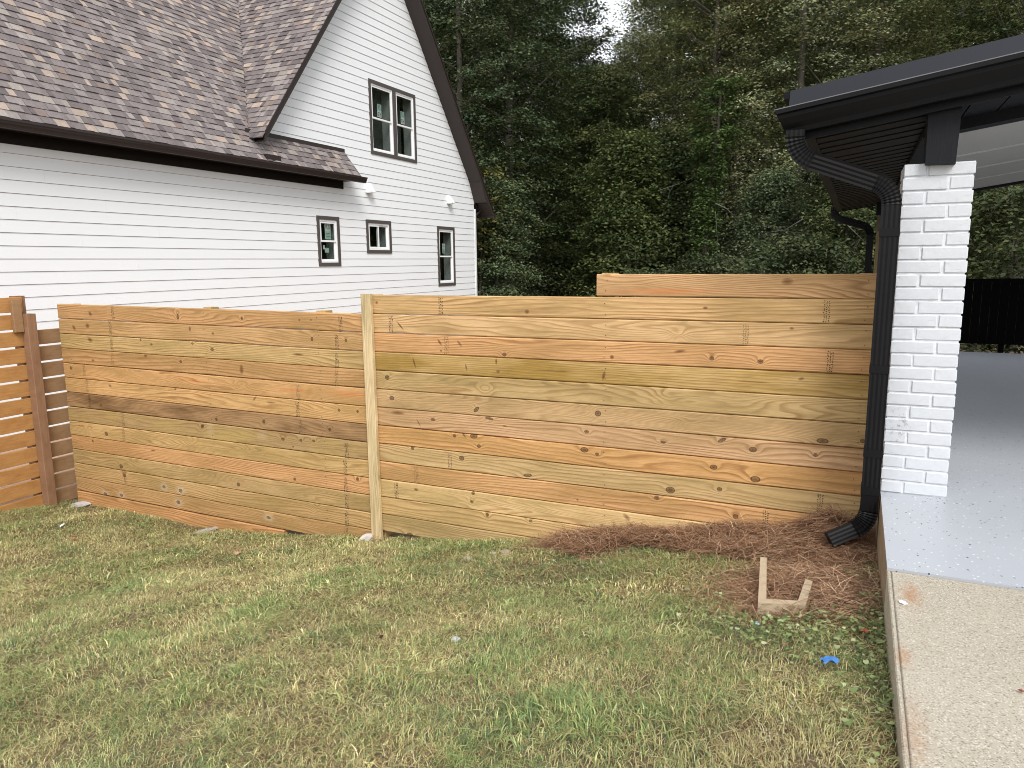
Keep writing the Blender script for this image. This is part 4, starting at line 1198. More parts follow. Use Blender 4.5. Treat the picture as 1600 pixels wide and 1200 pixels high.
# ------------------------------------------------------------------ splash block
sz0, sz1 = -0.42, -0.214
O_ = [(-0.359, 3.61), (-0.306, 3.06), (-0.116, 3.11), (-0.103, 3.40), (-0.137, 3.41), (-0.151, 3.148), (-0.274, 3.112), (-0.326, 3.613)]
b = B()
top = [(x + (0.004 if i in (0, 1) else -0.003 if i in (2, 3) else 0), y, sz1 - 0.03 * (y - 3.12) / 0.54 * 0.6) for i, (x, y) in enumerate(O_)]
bot = [(x, y, sz0) for x, y in O_]
b.add(bot + top, [(8, 9, 14, 15), (9, 10, 13, 14), (10, 11, 12, 13)] + [(i, (i + 1) % 8, 8 + (i + 1) % 8, 8 + i) for i in range(8)])
b.add([(-0.33, 3.61, -0.40), (-0.275, 3.11, -0.385), (-0.15, 3.14, -0.385), (-0.115, 3.41, -0.39)], [(0, 1, 2, 3)])
tag(b.obj('splash_block', MAT['splash']), 'tan concrete splash block half filled with pine straw', 'splash block')


# ------------------------------------------------------------------ pine straw
def mound(x, y):
    """depth of the straw bed over the ground"""
    x = np.asarray(x, float); y = np.asarray(y, float)
    bed = 0.030 * np.exp(-((y - 4.35) / 0.33) ** 2) * np.clip((x + 1.85) / 0.35, 0, 1) * np.clip((0.17 - x) / 0.1, 0, 1)
    bed += 0.11 * np.exp(-((x + 0.07) / 0.16) ** 2 - ((y - 4.36) / 0.13) ** 2)
    bed += 0.035 * np.exp(-((x + 1.30) / 0.30) ** 2 - ((y - 4.40) / 0.15) ** 2)
    bed += 0.03 * np.exp(-((x + 0.55) / 0.25) ** 2 - ((y - 4.42) / 0.14) ** 2)
    bed += 0.012 * np.exp(-((x + 0.16) / 0.14) ** 2 - ((y - 3.50) / 0.25) ** 2)
    return bed


def straw_density(x, y):
    edge = 4.02 + 0.16 * (vnoise(x, y, 3.0, 21) - 0.5) - 0.45 * np.clip((x + 1.1) / 1.2, 0, 1) ** 1.5
    a = np.clip((y - edge - 0.05) / 0.30 + 0.5 * (vnoise(x, y, 9.0, 22) - 0.5), 0, 1) * np.clip((x + 1.95) / 0.4, 0, 1)
    c = np.exp(-(((x + 0.10) / 0.30) ** 2 + ((y - 3.45) / 0.34) ** 2) * 1.0)
    return np.clip(np.maximum(a, c * 1.15) * (x < 0.165) * (y < 4.475), 0, 1)


def strands(P, yaw, pitch, L, width, bend, cols):
    """flat two-piece needles"""
    n = len(P)
    dx, dy = np.cos(yaw), np.sin(yaw)
    dirv = np.stack([dx * np.cos(pitch), dy * np.cos(pitch), np.sin(pitch)], 1)
    side = np.stack([-dy, dx, np.zeros(n)], 1) * (width / 2)[:, None]
    rx_ = np.stack([-dy, dx, np.zeros(n)], 1) * (bend * L)[:, None]
    a = P - dirv * (L / 2)[:, None]
    mid = P + rx_ + np.array([0, 0, 0.012]) * (L / 0.15)[:, None]
    e = P + dirv * (L / 2)[:, None]
    V = np.stack([a - side, a + side, mid - side, mid + side, e - side * 0.5, e + side * 0.5], 1).reshape(-1, 3)
    k = np.arange(n)[:, None] * 6
    Qd = np.concatenate([k + np.array([[0, 1, 3, 2]]), k + np.array([[2, 3, 5, 4]])], 0)
    return V, Qd, np.repeat(cols, 6, axis=0)


N = 75000
x = rng.uniform(-2.0, 0.165, N); y = rng.uniform(2.95, 4.47, N)
keep = rng.random(N) < straw_density(x, y) ** 1.2
keep &= ~((x > -0.185) & (x < -0.07) & (y > 3.08) & (y < 3.40) & (rng.random(N) < 0.75))
x, y = x[keep], y[keep]
mo = mound(x, y)
yy_loose = rng.random(len(x))
P = np.stack([x, y, ground(x, y) + mo * 1.0 + yy_loose ** 3 * 0.06], 1)
L = rng.uniform(0.09, 0.19, len(x))
pal = np.array([lin(152, 114, 86), lin(176, 138, 108), lin(126, 90, 66), lin(200, 166, 134), lin(98, 72, 56), lin(218, 190, 158)])
cols = pal[rng.choice(6, len(x), p=[.28, .25, .18, .14, .10, .05])] * rng.uniform(0.65, 1.05, len(x))[:, None]
yaw = rng.normal(0.1, 0.9, len(x))
V, Qd, C = strands(P, yaw, rng.normal(0, 0.26, len(x)), L, np.full(len(x), 0.0025), rng.normal(0, 0.07, len(x)), cols)
V[:, 0] = np.minimum(V[:, 0], 0.168); V[:, 1] = np.minimum(V[:, 1], 4.474)
# the packed bed under the loose needles
bx = np.arange(-1.95, 0.168, 0.045); by = np.arange(3.0, 4.476, 0.045)
BX, BY = np.meshgrid(bx, by, indexing='ij')
BZ = ground(BX, BY) + mound(BX, BY) - 0.012 + 0.012 * rng.random(BX.shape) - 0.05 * (straw_density(BX, BY) < 0.4)
ib = np.arange(BX.size).reshape(BX.shape) + len(V)
Qb = np.stack([ib[:-1, :-1], ib[1:, :-1], ib[1:, 1:], ib[:-1, 1:]], -1).reshape(-1, 4)
Vb = np.stack([BX, BY, BZ], -1).reshape(-1, 3)
Cb = np.array(lin(80, 62, 50))[None] * rng.uniform(0.5, 1.0, len(Vb))[:, None]
sm = big_mesh('pine_straw', np.concatenate([V, Vb]), np.concatenate([Qd, Qb]), None, np.concatenate([C, Cb]), MAT['straw'])
tag(link(bpy.data.objects.new('pine_straw', sm)), 'brown pine straw heaped along the foot of the new fence', 'pine straw', kind='stuff')

# ------------------------------------------------------------------ lawn
NB = 560000
x = rng.uniform(-7.6, 0.168, NB); y = rng.uniform(0.5, 4.47, NB)
z = ground(x, y)
px_, py_, dp = project(np.stack([x, y, z], 1))
keep = (dp > 0.4) & (px_ > -260) & (px_ < 1860) & (py_ < 1420) & (x > -6.93 - 0.0 * y)
sd_ = straw_density(x, y)
keep &= rng.random(NB) > sd_ * 0.985
bare = np.zeros(NB)
for (bx_, by_, br) in ((-3.25, 4.38, 0.14), (-5.2, 4.40, 0.22), (-6.62, 4.40, 0.12), (-2.9, 4.42, 0.1)):
    bare = np.maximum(bare, np.exp(-(((x - bx_) / br) ** 2 + ((y - by_) / 0.07) ** 2)))
keep &= rng.random(NB) > bare
tuft = vnoise(x, y, 9.0, 31); big = vnoise(x, y, 1.5, 32); mid = vnoise(x, y, 3.6, 33)
keep &= rng.random(NB) < (0.45 + 0.55 * tuft + 0.2 * big)
keep &= rng.random(NB) < np.clip(2.6 / np.maximum(dp, 0.1), 0.62, 1.0)
x, y, z, tuft, big, mid, dp = (a[keep] for a in (x, y, z, tuft, big, mid, dp))
n = len(x)


def spot(cx, cy, rx, ry): return np.exp(-(((x - cx) / rx) ** 2 + ((y - cy) / ry) ** 2))


green = 0.58 + 0.85 * (mid - 0.5) + 0.5 * (big - 0.5) + 0.45 * (tuft - 0.5)
green += 0.42 * spot(-1.75, 3.75, 0.55, 0.35) + 0.30 * spot(-0.75, 3.1, 0.5, 0.3) + 0.35 * spot(-0.55, 2.0, 0.35, 0.22) + 0.30 * spot(-2.6, 4.1, 0.5, 0.25)
green -= 0.75 * spot(-0.20, 1.95, 0.32, 0.22) + 0.45 * spot(-0.45, 2.55, 0.28, 0.14) + 0.35 * spot(-4.9, 2.6, 0.4, 0.35) + 0.3 * spot(-2.2, 2.25, 0.45, 0.2) + 0.3 * spot(-3.3, 3.2, 0.8, 0.3)
green = np.clip(green + 0.20 * spot(0.05, 2.0, 0.12, 0.9), 0.02, 0.97)
r1 = rng.random(n)
isg = r1 < green
pg = np.array([lin(126, 140, 82), lin(154, 162, 104), lin(104, 122, 76), lin(172, 176, 120), lin(116, 142, 94)])
ps = np.array([lin(202, 194, 140), lin(184, 170, 122), lin(212, 206, 164), lin(150, 126, 94), lin(180, 174, 116)])
gi = rng.choice(5, n, p=[.30, .26, .20, .14, .10]); si = rng.choice(5, n, p=[.28, .26, .14, .14, .18])
cols = np.where(isg[:, None], pg[gi], ps[si]) * rng.uniform(0.85, 1.72, n)[:, None] * (1 - 0.30 * spot(-0.20, 1.95, 0.36, 0.24) - 0.18 * spot(-0.45, 2.55, 0.28, 0.14))[:, None]
blu = np.clip(spot(-1.75, 3.75, 0.6, 0.35) + 0.5 * (vnoise(x, y, 2.2, 35) > 0.68), 0, 1)
cols = np.where((isg & (rng.random(n) < blu * 0.6))[:, None], np.array(lin(98, 124, 84)) * rng.uniform(0.8, 1.1, n)[:, None], cols)
H = rng.uniform(0.015, 0.037, n) * (0.7 + 0.55 * tuft)
coarse = (vnoise(x, y, 5.0, 36) > 0.70) & (rng.random(n) < 0.35)
coarse |= (rng.random(n) < 0.5 * spot(-0.62, 1.98, 0.26, 0.12)) | (rng.random(n) < 0.4 * spot(-1.35, 2.3, 0.2, 0.1)) | (rng.random(n) < 0.4 * spot(-0.35, 2.45, 0.12, 0.08))
H = np.where(coarse, H * 1.32, H)
Wd = np.where(coarse, rng.uniform(0.0040, 0.0065, n), rng.uniform(0.0018, 0.0034, n)) * np.clip(dp / 3.2, 0.85, 1.5)
az = rng.uniform(0, 2 * PI, n) + 0.0
swirl = vnoise(x, y, 1.1, 37) * 2 * PI * 1.5
az = np.where(rng.random(n) < 0.35, swirl + rng.normal(0, 0.6, n), az)
lean = rng.uniform(0.5, 2.1, n)
lx, ly = np.cos(az), np.sin(az)
base = np.stack([x, y, z - 0.004], 1)
side = np.stack([-ly, lx, np.zeros(n)], 1) * (Wd / 2)[:, None]
hd = np.stack([lx, ly, np.zeros(n)], 1)
midp = base + hd * (H * lean * 0.35)[:, None] + np.array([0, 0, 1.0]) * (H * 0.62)[:, None]
tip = base + hd * (H * lean)[:, None] + np.array([0, 0, 1.0]) * (H * np.clip(1.15 - 0.35 * lean, 0.35, 1))[:, None]
V = np.stack([base - side, base + side, midp - side * 0.8, midp + side * 0.8, tip], 1).reshape(-1, 3)
V[:, 0] = np.minimum(V[:, 0], 0.185)
V[:, 1] = np.minimum(V[:, 1], 4.472)
k = np.arange(n)[:, None] * 5
gme = big_mesh('grass', V, k + np.array([[0, 1, 3, 2]]), k + np.array([[2, 3, 4]]), np.repeat(cols, 5, axis=0), MAT['grass'])
tag(link(bpy.data.objects.new('grass', gme)), 'short patchy lawn of green and dry straw coloured grass', 'grass', kind='stuff')

# thatch: dry clippings lying flat between the blades
N = 60000
x = rng.uniform(-6.9, 0.16, N); y = rng.uniform(0.8, 4.44, N)
px_, py_, dp = project(np.stack([x, y, ground(x, y)], 1))
keep = (px_ > -150) & (px_ < 1750) & (py_ < 1320) & (dp > 0.3) & (rng.random(N) < 0.5 + 0.8 * (vnoise(x, y, 3.6, 38) - 0.3))
x, y = x[keep], y[keep]
P = np.stack([x, y, ground(x, y) + rng.uniform(0.004, 0.03, len(x))], 1)
pal = np.array([lin(190, 172, 122), lin(160, 138, 94), lin(128, 102, 72), lin(206, 194, 150)])
cols = pal[rng.choice(4, len(x), p=[.35, .3, .2, .15])] * rng.uniform(0.7, 1.05, len(x))[:, None]
V, Qd, C = strands(P, rng.uniform(0, 2 * PI, len(x)), rng.normal(0, 0.2, len(x)), rng.uniform(0.03, 0.085, len(x)), rng.uniform(0.0018, 0.003, len(x)), rng.normal(0, 0.08, len(x)), cols)
V[:, 0] = np.minimum(V[:, 0], 0.169); V[:, 1] = np.minimum(V[:, 1], 4.474)
tag(link(bpy.data.objects.new('dry_thatch', big_mesh('dry_thatch', V, Qd, None, C, MAT['grass']))), 'dry clippings lying flat between the grass blades', 'thatch', kind='stuff')


# ------------------------------------------------------------------ clover and ground ivy along the slab
def round_leaves(P, R, tilt_az, tilt, cols, notch=0.75, n=7):
    m_ = len(P)
    ang = np.linspace(0, 2 * PI, n, endpoint=False)
    rad = np.ones(n); rad[0] = notch * 0.5
    c, s = np.cos(tilt_az), np.sin(tilt_az)
    e1 = np.stack([c * np.cos(tilt), s * np.cos(tilt), np.sin(tilt)], 1)
    e2 = np.stack([-s, c, np.zeros(m_)], 1)
    nn = np.cross(e1, e2)
    V = [P - nn * (R * 0.22)[:, None]]
    for a, r_ in zip(ang, rad):
        V.append(P + e1 * (R * r_ * math.cos(a))[:, None] + e2 * (R * r_ * math.sin(a))[:, None])
    V = np.stack(V, 1).reshape(-1, 3)
    k = np.arange(m_)[:, None] * (n + 1)
    T = np.concatenate([k + np.array([[0, 1 + i, 1 + (i + 1) % n]]) for i in range(n)], 0)
    return V, T, np.repeat(cols, n + 1, axis=0)


N = 20000
x = rng.uniform(-0.75, 0.165, N); y = rng.uniform(1.1, 4.3, N)
w_ = np.exp(-((x - 0.17) / 0.10) ** 2) * np.clip((y - 1.2) / 0.8, 0.15, 1) * np.clip(1.0 - np.abs(y - 3.3) / 1.6, 0.15, 1)
w_ = np.maximum(w_, 0.75 * np.exp(-((x + 0.10) / 0.28) ** 2 - ((y - 2.92) / 0.20) ** 2))
w_ = np.maximum(w_, 0.9 * np.exp(-((x - 0.12) / 0.09) ** 2 - ((y - 3.75) / 0.22) ** 2))
w_ = np.maximum(w_, 0.25 * np.exp(-((x + 0.55) / 0.15) ** 2 - ((y - 3.2) / 0.2) ** 2))
inside = (x > -0.36) & (x < -0.09) & (y > 3.13) & (y < 3.66)
keep = (rng.random(N) < w_ * 0.62) & ~inside
x, y = x[keep], y[keep]; n = len(x)
P = np.stack([x, y, ground(x, y) + rng.uniform(0.015, 0.055, n)], 1)
pal = np.array([lin(150, 164, 104), lin(124, 142, 86), lin(172, 182, 130), lin(100, 122, 74), lin(196, 202, 158)])
cols = pal[rng.choice(5, n, p=[.3, .28, .2, .14, .08])] * rng.uniform(0.75, 1.08, n)[:, None]
V, T, C = round_leaves(P, rng.uniform(0.005, 0.0115, n), rng.uniform(0, 2 * PI, n), rng.normal(0.15, 0.35, n), cols)
V[:, 0] = np.minimum(V[:, 0], 0.1685)
tag(link(bpy.data.objects.new('ground_ivy', big_mesh('ground_ivy', V, None, T, C, MAT['clover']))), 'round leaved ground ivy creeping along the slab edge', 'ground ivy', kind='stuff')


# ------------------------------------------------------------------ small things on the ground
def rock(name, label, cat, loc, size, col, seed, flat=0.6, group=None):
    import bmesh
    bm = bmesh.new()
    bmesh.ops.create_icosphere(bm, subdivisions=2, radius=1.0)
    rg = random.Random(seed)
    ph = [rg.uniform(0, 6) for _ in range(6)]
    for v in bm.verts:
        p = v.co
        s_ = 1 + 0.16 * math.sin(3.1 * p.x + ph[0]) + 0.14 * math.sin(3.7 * p.y + ph[1]) + 0.12 * math.sin(4.3 * p.z + ph[2]) + rg.uniform(-0.07, 0.07)
        v.co = Vector((p.x * size[0] * s_, p.y * size[1] * s_, p.z * size[2] * s_ * (flat if p.z < 0 else 1)))
    me = bpy.data.meshes.new(name); bm.to_mesh(me); bm.free()
    me.materials.append(plain(name + '_surface', col, 0.9, 0.35, 60, bump=0.5))
    o = link(bpy.data.objects.new(name, me), None, (loc[0], loc[1], float(ground(loc[0], loc[1])) + size[2] * 0.35), (0, 0, rg.uniform(0, 6)))
    return tag(o, label, cat, group)


rock('stone', 'large brown stone in the grass by the fence', 'stone', (-1.985, 4.10), (0.038, 0.028, 0.024), (0.30, 0.23, 0.17), 1)
rock('stone', 'small grey stone beside the larger brown stone', 'stone', (-2.06, 4.08), (0.022, 0.02, 0.018), (0.42, 0.38, 0.32), 2)
rock('stone', 'pale flat stone in the lawn near the fence post', 'stone', (-2.18, 3.93), (0.034, 0.025, 0.016), (0.50, 0.48, 0.44), 3)
rock('stone', 'whitish pebble at the edge of the pine straw', 'stone', (-1.56, 4.20), (0.022, 0.018, 0.014), (0.60, 0.59, 0.56), 4)
rock('stone', 'pale bluish stone half hidden in the middle of the lawn', 'stone', (-1.49, 2.58), (0.022, 0.018, 0.012), (0.50, 0.53, 0.54), 5)
rock('brick_fragment', 'rusty red brick fragment with straw at the lawn edge', 'brick fragment', (-1.39, 4.00), (0.055, 0.03, 0.022), (0.20, 0.075, 0.045), 6)
rock('concrete_footing', 'lump of white concrete footing under the fence post', 'footing', (-3.33, 4.415), (0.085, 0.045, 0.030), (0.55, 0.52, 0.48), 7)
rock('concrete_footing', 'grey concrete footing where the two fences meet', 'footing', (-6.70, 4.40), (0.10, 0.05, 0.028), (0.46, 0.45, 0.44), 8)
rock('concrete_footing', 'low grey footing under the middle of the lower panel', 'footing', (-5.02, 4.42), (0.12, 0.04, 0.022), (0.36, 0.33, 0.30), 9)
rock('brick_chip', 'small brown wood chip beside the ground ivy', 'wood chip', (0.012, 3.36), (0.014, 0.032, 0.010), (0.30, 0.15, 0.09), 10)
rock('pebble', 'cream pebble lying on the straw behind the splash block', 'pebble', (-0.075, 3.80), (0.022, 0.012, 0.010), (0.62, 0.50, 0.38), 11)
rock('bark_chip', 'light bark chip standing in the grass', 'bark chip', (-1.25, 3.85), (0.014, 0.010, 0.024), (0.46, 0.38, 0.28), 12)


def scrap(name, label, cat, loc, size, col, seed, z=None, rough=0.4):
    """crumpled sheet"""
    rg = np.random.default_rng(seed)
    nn = 7
    u, v = np.meshgrid(np.linspace(-1, 1, nn), np.linspace(-1, 1, nn), indexing='ij')
    hgt = (rg.random((nn, nn)) - 0.3) * 0.5
    x_ = (u + rg.normal(0, 0.12, u.shape)) * size[0]; y_ = (v * (0.7 + 0.3 * np.cos(u * 1.4)) + rg.normal(0, 0.12, u.shape)) * size[1]
    z_ = hgt * size[2] * 2 + size[2] * 0.3
    ii = np.arange(nn * nn).reshape(nn, nn)
    Qq = np.stack([ii[:-1, :-1], ii[1:, :-1], ii[1:, 1:], ii[:-1, 1:]], -1).reshape(-1, 4)
    me = big_mesh(name, np.stack([x_, y_, z_], -1).reshape(-1, 3), Qq, None, None, plain(name + '_film', col, rough, 0.3, 60))
    zz = float(ground(loc[0], loc[1])) + 0.035 if z is None else z
    return tag(link(bpy.data.objects.new(name, me), None, (loc[0], loc[1], zz), (0.1, 0.15, rg.uniform(0, 6))), label, cat)


sc = scrap('plastic_scrap', 'crumpled bright blue plastic scrap lying in the grass', 'litter', (-0.012, 2.56), (0.034, 0.014, 0.014), (0.07, 0.21, 0.52), 3)
sc.rotation_euler[2] = 0.75
scrap('plastic_scrap', 'faint pale blue scrap in the grass before the splash block', 'litter', (-0.285, 2.88), (0.015, 0.009, 0.006), (0.30, 0.52, 0.62), 4)
scrap('paper_scrap', 'white paper scrap on the lawn near the old fence', 'litter', (-6.05, 3.80), (0.030, 0.016, 0.010), (0.70, 0.70, 0.68), 5, rough=0.7)
scrap('paint_blob', 'white paint blob on the concrete walkway', 'paint blob', (0.213, 2.816), (0.013, 0.012, 0.003), (0.80, 0.80, 0.79), 6, z=-0.004)


def dead_leaf(label, loc, size, col, seed, z=None):
    rg = random.Random(seed)
    n_ = 9
    V = [(0, 0, 0.0)]
    for i in range(n_):
        a = 2 * PI * i / n_
        r_ = size * (1.0 if i % 2 == 0 else 0.55) * rg.uniform(0.8, 1.2)
        V.append((r_ * math.cos(a), r_ * 0.6 * math.sin(a), size * rg.uniform(0.0, 0.5)))
    b = B().add(V, [(0, 1 + i, 1 + (i + 1) % n_) for i in range(n_)])
    me = b.mesh('dead_leaf', plain('dry_leaf', col, 0.7, 0.35, 80))
    zz = float(ground(loc[0], loc[1])) + 0.03 if z is None else z
    tag(link(bpy.data.objects.new('dead_leaf', me), None, (loc[0], loc[1], zz), (0.2, 0.1, rg.uniform(0, 6))), label, 'leaf', 'dead leaves lying about')


dead_leaf('rusty red dead leaf in the grass beside the walkway', (0.10, 2.84), 0.024, (0.30, 0.085, 0.03), 1)
dead_leaf('small red brown leaf on the concrete walkway', (0.487, 2.326), 0.012, (0.22, 0.06, 0.04), 2, 0.0)
dead_leaf('orange brown leaf on the lawn near the slatted fence', (-5.62, 3.62), 0.045, (0.42, 0.20, 0.10), 3)
dead_leaf('pinkish leaf on the lawn below the lower panel', (-4.02, 3.80), 0.04, (0.45, 0.26, 0.17), 4)
dead_leaf('dark maroon leaf in the middle of the lawn', (-1.815, 2.48), 0.016, (0.06, 0.012, 0.012), 5)
dead_leaf('faded tan leaf at the straw edge beside the splash block', (-0.02, 3.16), 0.018, (0.48, 0.30, 0.16), 6)
dead_leaf('dull red leaf lying in the ivy patch', (-0.16, 2.72), 0.016, (0.30, 0.12, 0.08), 7)


# ------------------------------------------------------------------ woods behind
def leaf_cards(P, out, size, cols, rg, droop=0.35):
    n_ = len(P)
    nrm = np.stack([rg.normal(0, 0.55, n_), rg.normal(0, 0.55, n_), np.ones(n_)], 1) + out * droop
    nrm /= np.linalg.norm(nrm, axis=1)[:, None]
    a = rg.uniform(0, 2 * PI, n_)
    t_ = np.stack([np.cos(a), np.sin(a), np.zeros(n_)], 1)
    e1 = t_ - nrm * (t_ * nrm).sum(1)[:, None]; e1 /= np.linalg.norm(e1, axis=1)[:, None]
    e2 = np.cross(nrm, e1)
    L_ = (size * rg.uniform(0.7, 1.3, n_))[:, None]
    V = np.stack([P - e1 * L_ * 0.5, P + e2 * L_ * 0.30 + nrm * L_ * 0.05, P + e1 * L_ * 0.55 - nrm * L_ * 0.08, P - e2 * L_ * 0.30 + nrm * L_ * 0.05], 1).reshape(-1, 3)
    Qd_ = np.arange(n_ * 4).reshape(-1, 4)
    return V, Qd_, np.repeat(cols, 4, axis=0)


def tree_proto(seed, H_, R_, z_lo, n_cl, n_lf, size, pal, prof, trunk_r, clr=(0.35, 0.75), lean_=0.0, limb=26):
    """returns trunk mesh and crown mesh with the foot of the trunk at the origin"""
    rg = np.random.default_rng(seed)
    tb = B()
    wob = rg.normal(0, 0.12, (8, 2)).cumsum(0) * 0.6
    tp = [(wob[i][0] * i / 7 + lean_ * i / 7 * H_, wob[i][1] * i / 7, H_ * 0.96 * i / 7 - (0.5 if i == 0 else 0)) for i in range(8)]
    tb.tube(tp, [trunk_r * (1.15 - i / 7.4) for i in range(8)], 8)
    tz = np.array([p[2] for p in tp]); txy = np.array([[p[0], p[1]] for p in tp])
    h = z_lo + (H_ - z_lo) * rg.random(n_cl) ** 0.95
    f = (h - z_lo) / (H_ - z_lo)
    rad = R_ * prof(f) * np.sqrt(rg.uniform(0.06, 1.0, n_cl)) * rg.uniform(0.8, 1.12, n_cl)
    az = rg.uniform(0, 2 * PI, n_cl)
    cx = np.interp(h, tz, txy[:, 0]) + rad * np.cos(az); cy = np.interp(h, tz, txy[:, 1]) + rad * np.sin(az)
    C_ = np.stack([cx, cy, h + 0.10 * rad], 1)
    for i in rg.choice(n_cl, min(limb, n_cl), replace=False):
        hb = max(z_lo * 0.7, h[i] - 0.55 * rad[i] - 0.3)
        p0 = (np.interp(hb, tz, txy[:, 0]), np.interp(hb, tz, txy[:, 1]), hb)
        p1 = C_[i]; pm_ = [(p0[q] + p1[q]) / 2 + rg.normal(0, 0.12) for q in range(3)]
        r0 = trunk_r * 0.28 * (1.1 - f[i])+0.012
        tb.tube([p0, pm_, p1], [r0, r0 * 0.65, 0.008], 5, cap=False)
    cr = rg.uniform(clr[0], clr[1], n_cl)
    P_ = []; Cc = []; O__ = []
    ctone = rg.uniform(0.72, 1.22, n_cl); cpal = rg.choice(len(pal), n_cl)
    for i in range(n_cl):
        q = rg.normal(0, 0.5, (n_lf, 3)) * np.array([1, 1, 0.36]) * cr[i]
        rr = np.hypot(q[:, 0], q[:, 1])
        q[:, 2] -= 0.30 * rr ** 2 / cr[i]
        P_.append(C_[i] + q)
        o_ = np.array([math.cos(az[i]), math.sin(az[i]), 0.0])
        O__.append(np.tile(o_, (n_lf, 1)))
        pi_ = np.where(rg.random(n_lf) < 0.6, cpal[i], rg.choice(len(pal), n_lf))
        Cc.append(pal[pi_] * (ctone[i] * rg.uniform(0.75, 1.25, n_lf))[:, None])
    V_, Q_, K_ = leaf_cards(np.concatenate(P_), np.concatenate(O__), size, np.concatenate(Cc), rg)
    return tb.mesh('trunk', MAT['bark'], None, True), big_mesh('crown', V_, Q_, None, K_, MAT['leaf'])


DG = 1.75 * np.array([(0.034, 0.050, 0.022), (0.045, 0.063, 0.026), (0.028, 0.042, 0.021), (0.060, 0.074, 0.030)])
OG = 2.05 * np.array([(0.100, 0.108, 0.045), (0.080, 0.094, 0.038), (0.130, 0.132, 0.058), (0.060, 0.076, 0.032), (0.165, 0.158, 0.078)])
MG = 1.75 * np.array([(0.050, 0.070, 0.028), (0.066, 0.086, 0.034), (0.040, 0.058, 0.024), (0.088, 0.100, 0.040)])
YG = np.array([(0.120, 0.115, 0.030), (0.150, 0.130, 0.030), (0.085, 0.095, 0.030)])
IV = 1.25 * np.array([(0.055, 0.085, 0.020), (0.075, 0.105, 0.026), (0.042, 0.066, 0.018)])
round_ = lambda f: np.sqrt(np.clip(1 - (1.7 * (f - 0.42)) ** 2, 0.06, 1))
taper = lambda f: np.clip(1.05 - 0.85 * f, 0.12, 1)
colm = lambda f: np.clip(0.75 + 0.5 * np.sin(f * 9), 0.35, 1.1)
tall = lambda f: np.clip(0.62 + 0.6 * np.sin(f * 2.6), 0.15, 1.0)
PROTO = {
    'dark': tree_proto(1, 15.0, 3.2, 3.2, 460, 96, 0.118, DG, round_, 0.20),
    'dark2': tree_proto(2, 17.0, 3.0, 4.0, 460, 96, 0.115, DG, tall, 0.22),
    'olive': tree_proto(3, 17.0, 2.9, 2.2, 560, 100, 0.092, OG, tall, 0.17),
    'olive2': tree_proto(4, 15.0, 2.7, 1.6, 540, 100, 0.092, OG, round_, 0.15),
    'mid': tree_proto(5, 11.0, 2.9, 1.4, 440, 90, 0.112, MG, round_, 0.13),
    'spray': tree_proto(6, 8.0, 2.8, 0.8, 340, 92, 0.118, MG, taper, 0.10, (0.4, 0.9)),
    'shrub': tree_proto(7, 3.4, 1.9, 0.2, 170, 90, 0.095, MG * 0.62, round_, 0.05, limb=14),
    'yellow': tree_proto(8, 6.4, 1.0, 3.6, 46, 60, 0.13, YG, round_, 0.06, limb=10),
    'ivy': tree_proto(9, 8.8, 0.66, 0.1, 300, 70, 0.095, IV, colm, 0.17, (0.2, 0.42), limb=0),
    'slim': tree_proto(10, 19.0, 1.9, 8.0, 95, 80, 0.095, OG, tall, 0.15),
}


def ground1(x, y): return float(ground(np.array([x]), np.array([y]))[0])


def tree(name, label, cat, px, dist, kind, sc=1.0, rz=None, group=None, dz=0.0):
    x, y = bearing(px, dist)
    root = thing(name, label, cat, (x, y, ground1(x, y) - 0.1 + dz), group)
    root.scale = (sc, sc, sc)
    root.rotation_euler = (0, 0, rng.uniform(0, 2 * PI) if rz is None else rz)
    for nme, me in zip(('trunk', 'crown'), PROTO[kind]):
        o = bpy.data.objects.new(nme, me)
        COL.objects.link(o); o.parent = root
    return root


